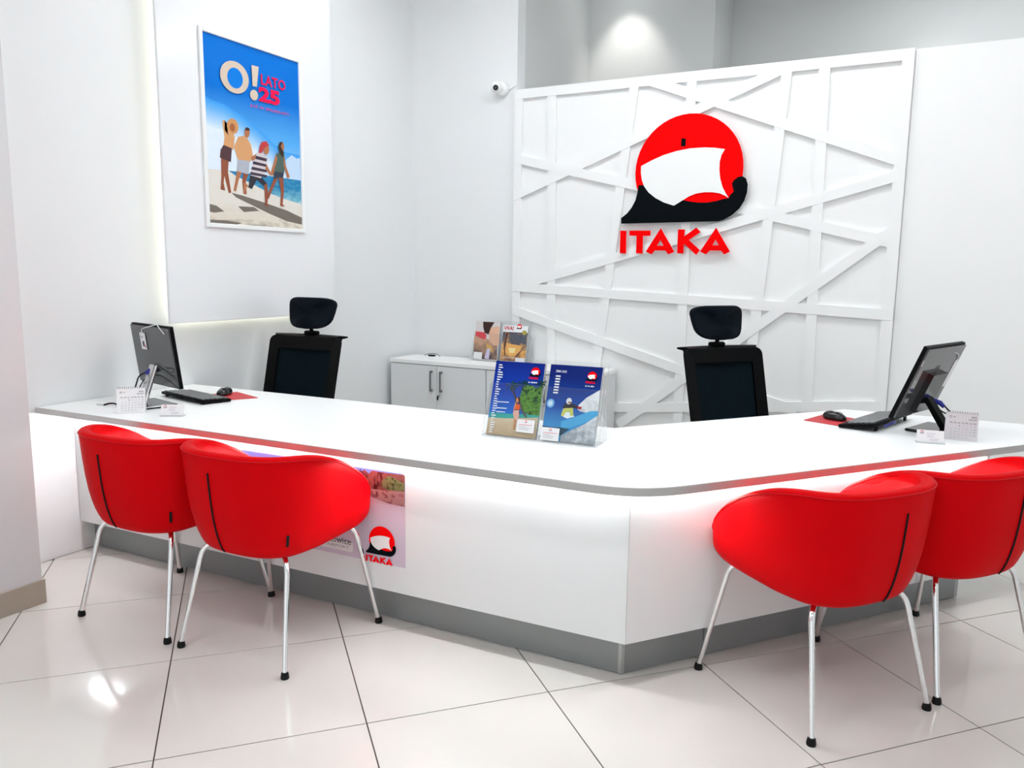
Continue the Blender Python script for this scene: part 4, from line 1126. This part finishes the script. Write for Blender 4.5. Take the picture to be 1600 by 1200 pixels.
def keyboard(label, loc, rz, raise_=.03, w=.44, d=.155):
    t = thing('keyboard', label, 'keyboard', loc, rz)
    tl = math.atan2(raise_, d); R = Matrix.Rotation(tl, 3, 'X')
    MB().box((-w / 2, 0, 0), (w / 2, d, .014), 'black_plastic', .004, R, (0, -d / 2, .001), 2).build('body', t, True)
    rnd = random.Random(2); mesh = {}
    rows = 6
    for r in range(rows):
        x = -w / 2 + .012; yk = .012 + r * .0225
        sizes = [.018] * 22 if r not in (0,) else [.024, .024, .024, .10, .024, .024, .024] + [.018] * 6
        for s_ in sizes:
            if x + s_ > w / 2 - .008: break
            key = round(s_, 4)
            if key not in mesh:
                b = MB().box((0, 0, 0), (s_ - .003, .0175, .006), 'key_grey', .0015); o = b.build('key', t); mesh[key] = o
            else:
                o = mesh[key].copy(); COL.objects.link(o); o.parent = t
            p = R @ Vector((x, yk, .0135)) + Vector((0, -d / 2, .001)); o.location = p; o.rotation_euler = (tl, 0, 0)
            x += s_ + .0008
    if raise_ > .005:
        for sx in (-1, 1): MB().box((sx * .17 - .012, d / 2 - .02, 0), (sx * .17 + .012, d / 2 - .012, raise_ * .9), 'black_plastic', .002).build('foot', t)
    return t


keyboard('black keyboard by the left monitor foot, rear edge raised', (-3.165, 2.655, ZT + .0003), math.radians(168), .009, .40, .15)
k2 = keyboard('black keyboard with keys lightened as if by sheen and a blue pen, by the right monitor', (-.165, 3.76, ZT + .0003), math.radians(253), .024)


def pen(label, loc, rz, tilt):
    t = thing('pen', label, 'pen', loc, rz)
    R = Matrix.Rotation(math.pi / 2, 3, 'Y') @ Matrix.Rotation(0, 3, 'X')
    MB().lathe([(.001, 0), (.0035, .012), (.004, .02), (.004, .11)], 'vga_blue', (0, 0, 0), 10, R).build('barrel', t, True)
    MB().lathe([(.005, .10), (.005, .145), (.003, .148)], 'vga_blue', (0, 0, 0), 10, R).build('cap', t, True)
    return t


pen('blue ballpoint pen lying on the right keyboard', (-.125, 3.50, ZT + .036), math.radians(75), 0)


def mouse(label, loc, rz):
    t = thing('mouse', label, 'mouse', loc, rz)
    vs = []; fs = []; n = 20
    prof = [(.75, 0), (1.0, .004), (1.02, .012), (.94, .022), (.74, .031), (.42, .0365), (.12, .038)]
    for sc, z in prof:
        for k in range(n):
            w = 2 * math.pi * k / n; e = 2 / 2.4
            x = .031 * math.copysign(abs(math.cos(w)) ** e, math.cos(w)); y = .055 * math.copysign(abs(math.sin(w)) ** e, math.sin(w))
            vs.append((x * sc, y * sc, z * (1 - .18 * (y * sc) / .055)))
    for r in range(len(prof) - 1):
        for k in range(n): fs.append([r * n + k, r * n + (k + 1) % n, (r + 1) * n + (k + 1) % n, (r + 1) * n + k])
    fs += [list(range(n))[::-1], [(len(prof) - 1) * n + k for k in range(n)]]
    MB().add(vs, fs, 'black_gloss').build('shell', t, True, 1, fix=True)
    MB().lathe([(.009, -.0035), (.011, -.002), (.011, .002), (.009, .0035)], 'key_grey', (0, .028, .0255), 14, Matrix.Rotation(math.pi / 2, 3, 'Y')).build('scroll_wheel', t, True)
    MB().box((-.012, -.002, .0372), (.012, .022, .0385), 'silver', .0005).build('top_strip', t)
    return t


def pad(label, pts):
    c = np.mean(np.array(pts), 0)
    o = MB().prism([(p[0] - c[0], p[1] - c[1]) for p in pts], (1, 0, 0), (0, 1, 0), (0, 0, 1), (0, 0, 0), 0, .003, 'mat_red').build('mouse_pad')
    o.location = (c[0], c[1], ZT + .0003); return tag(o, label, 'mouse pad')


pad('red mouse pad lying beside the left keyboard', [(-3.22, 2.735), (-3.005, 2.69), (-2.925, 2.83), (-3.15, 2.905)])
mouse('black mouse on the left red pad', (-3.125, 2.80, ZT + .0034), math.radians(200))
pad('red mouse pad lying beside the right keyboard', [(-.455, 3.669), (-.275, 3.60), (-.205, 3.80), (-.385, 3.895)])
mouse('black mouse on the right red pad', (-.335, 3.745, ZT + .0034), math.radians(245))
MB_c = MB().tube(smooth_path([(-.06, .0, .003), (-.035, .012, .010), (.0, .014, .012), (.04, .004, .008), (.07, -.01, .004)]), .004, 'rubber', 8)
MB_c.tube([(-.06, 0, .003), (-.10, -.008, .003)], .003, 'card_grey', 6)
o = MB_c.build('cable_end', None, True); o.location = (-3.30, 2.30, ZT + .0004); tag(o, 'short black cable end lying behind the left calendar', 'cable')


def calendar(label, loc, rz, stock, w=.115, h=.112):
    """tent calendar; local -y faces the viewer"""
    t = thing('desk_calendar', label, 'calendar', loc, rz, 'desk tent calendars on the worktops')
    lean = 16 * D2R; ez = np.array([0, math.sin(lean), math.cos(lean)]); n = np.array([0, -math.cos(lean), math.sin(lean)]); o = np.array([0, -.03, .001])
    rc = [(-w / 2, 0), (w / 2, 0), (w / 2, h), (-w / 2, h)]
    MB().prism(rc, (1, 0, 0), ez, n, o, -.001, 0, stock).build('front_sheet', t)
    ez2 = np.array([0, -math.sin(lean), math.cos(lean)]); n2_ = np.array([0, math.cos(lean), math.sin(lean)])
    MB().prism(rc, (1, 0, 0), ez2, n2_, np.array([0, -.03 + 2 * h * math.sin(lean), .001]), -.001, 0, stock).build('rear_sheet', t)
    MB().box((-w / 2, -.031, 0), (w / 2, -.03 + 2 * h * math.sin(lean), .0012), 'card_grey').build('base_sheet', t)
    tp_ = o + ez * h
    for i in range(13):
        x = -w / 2 + .006 + i * (w - .012) / 12
        MB().tube([tp_ + np.array([x, .0045 * math.cos(a) + .001, .0045 * math.sin(a)]) for a in [2 * math.pi * j / 8 for j in range(8)]], .0009, 'grey_line', 5, closed=True).build('ring', t, True)
    p = Print(o - np.array([w / 2, 0, 0]), (1, 0, 0), ez, n)
    dk_ = ink(120, 112, 122); pal = ink(170, 166, 172)
    emblem(p, .012, h - .026, .010, words=False, black=ink(70, 60, 70), red=ink(120, 60, 74)); p.poly([(.028, h - .021), (.034, h - .021), (.034, h - .018), (.028, h - .018)], dk_, True)
    p.text('2025', (w - .026, h - .021, w - .006, h - .014), dk_, .02); p.text('stycze\u0144', (w - .034, h - .032, w - .006, h - .0235), dk_, .02)
    for i, dname in enumerate(('Pn', 'Wt', '\u015ar', 'Cz', 'Pt', 'So', 'Nd')):
        p.text(dname, (.017 + i * .0136, h - .046, .026 + i * .0136, h - .0395), dk_, .02)
    dd = 1
    for r in range(5):
        for c_ in range(7):
            if (r == 0 and c_ < 2) or dd > 31: continue
            p.text(str(dd), (.018 + c_ * .0136 + (0 if dd > 9 else .003), h - .0585 - r * .0115, .0255 + c_ * .0136, h - .0525 - r * .0115), dk_ if c_ == 6 else pal, 0); dd += 1
    p.build('print', t); return t


calendar('white tent calendar standing at the left worktop end', (-3.110, 2.262, ZT + .0003), math.radians(47.5), 'paper')
calendar('pale grey tent calendar beside the right monitor stand', (.152, 3.582, ZT + .0003), math.radians(0), 'card_grey')


def card_stand(label, loc, rz, w=.095, h=.052):
    t = thing('card_stand', label, 'card holder', loc, rz, 'business card stands on the worktops')
    lean = 18 * D2R; ez = np.array([0, math.sin(lean), math.cos(lean)]); n = np.array([0, -math.cos(lean), math.sin(lean)])
    MB().prism([(-w / 2, .004), (w / 2, .004), (w / 2, h), (-w / 2, h)], (1, 0, 0), ez, n, (0, 0, 0), -.008, 0, 'paper').build('card_stack', t)
    p = Print((-w / 2, 0, 0), (1, 0, 0), ez, n)
    emblem(p, .010, h - .018, .014, words=False, red=ink(190, 30, 60))
    for y, x0, x1 in ((h - .014, .034, .066), (h - .021, .034, .058), (h - .027, .034, .062), (h - .036, .045, .078), (h - .041, .045, .072)):
        p.poly([(x0, y), (x1, y), (x1, y + .0022), (x0, y + .0022)], ink(200, 194, 206), True)
    p.build('print', t)
    st = MB().box((-w / 2 - .003, -.012, 0), (w / 2 + .003, .03, .0025), 'acrylic_edge', .0008)
    st.box((-w / 2 - .003, -.012, .0025), (w / 2 + .003, -.010, .012), 'acrylic')
    st.build('stand', t); return t


card_stand('small card stand in front of the left keyboard', (-2.873, 2.280, ZT + .0003), math.radians(32))
card_stand('small card stand in front of the right monitor', (.046, 3.425, ZT + .0003), math.radians(8))

# ================================================================== CEILING LIGHTS
def ceiling_light(label, x, y, rz, ln, w=.14):
    t = thing('ceiling_light', label, 'ceiling light', (x, y, CZ), rz, 'long ceiling lights')
    h, q = ln / 2, w / 2
    for lo, hi in (((-h, -q, -.03), (h, -q + .012, 0)), ((-h, q - .012, -.03), (h, q, 0)), ((-h, -q + .012, -.03), (-h + .012, q - .012, 0)), ((h - .012, -q + .012, -.03), (h, q - .012, 0))):
        MB().box(lo, hi, 'logo_white').build('frame_bar', t)
    MB().box((-h + .012, -q + .012, -.022), (h - .012, q - .012, -.004), 'lamp_white').build('diffuser', t)
    return t


RF = lambda s, d: tuple(PC + u2 * s + n2 * d)
for lb_, (x, y), rz, ln in (('long ceiling light over the two left red chairs', (-1.7, 1.40), a1, .9),
                            ('long ceiling light over the two right red chairs', RF(1.0, .955), a2, .75),
                            ('long ceiling light above the left office chair', (-2.35, 3.55), 0, 1.7),
                            ('long ceiling light above the right office chair', (-.75, 3.95), 0, 1.6),
                            ('long ceiling light by the plain right end of the partition', (1.2, 3.7), 0, .7),
                            ('added unseen fill light near the entrance on the left', (-1.9, -.1), a1, 1.9),  # fill lamp added to lighten the shaded floor under the chairs
                            ('added unseen fill light near the entrance on the right', (.8, .2), a1, 1.9),  # second added fill lamp, for the same floor shade
                            ('added unseen light brightening the passage behind the partition', (.3, 6.0), 0, 1.4)):  # last one is added only to brighten the walls behind the partition
    ceiling_light(lb_, x, y, rz, ln)
# downlights over the recess behind the partition
for x, y, lb_ in ((-2.33, 6.08, 'round downlight washing the grey pier behind the partition'), (-.1, 6.3, 'round downlight washing the far grey wall')):
    t = thing('downlight', lb_, 'downlight', (x, y, CZ))
    MB().lathe([(.05, -.03), (.06, -.03), (.065, -.008), (.065, 0)], 'logo_white', (0, 0, 0), 20).build('housing', t, True)
    MB().lathe([(.001, -.032), (.045, -.032), (.045, -.030)], 'lamp_white', (0, 0, 0), 20).build('lens', t, True)
    ld_ = bpy.data.lights.new('spot', 'SPOT'); ld_.energy = 12; ld_.spot_size = math.radians(72); ld_.spot_blend = .8; ld_.shadow_soft_size = .04; ld_.color = (1, .97, .92)
    lo2 = bpy.data.objects.new('spot', ld_); COL.objects.link(lo2); lo2.parent = t; lo2.location = (0, 0, -.05); lo2.rotation_euler = (math.radians(20), 0, 0)
bpy.context.view_layer.update()
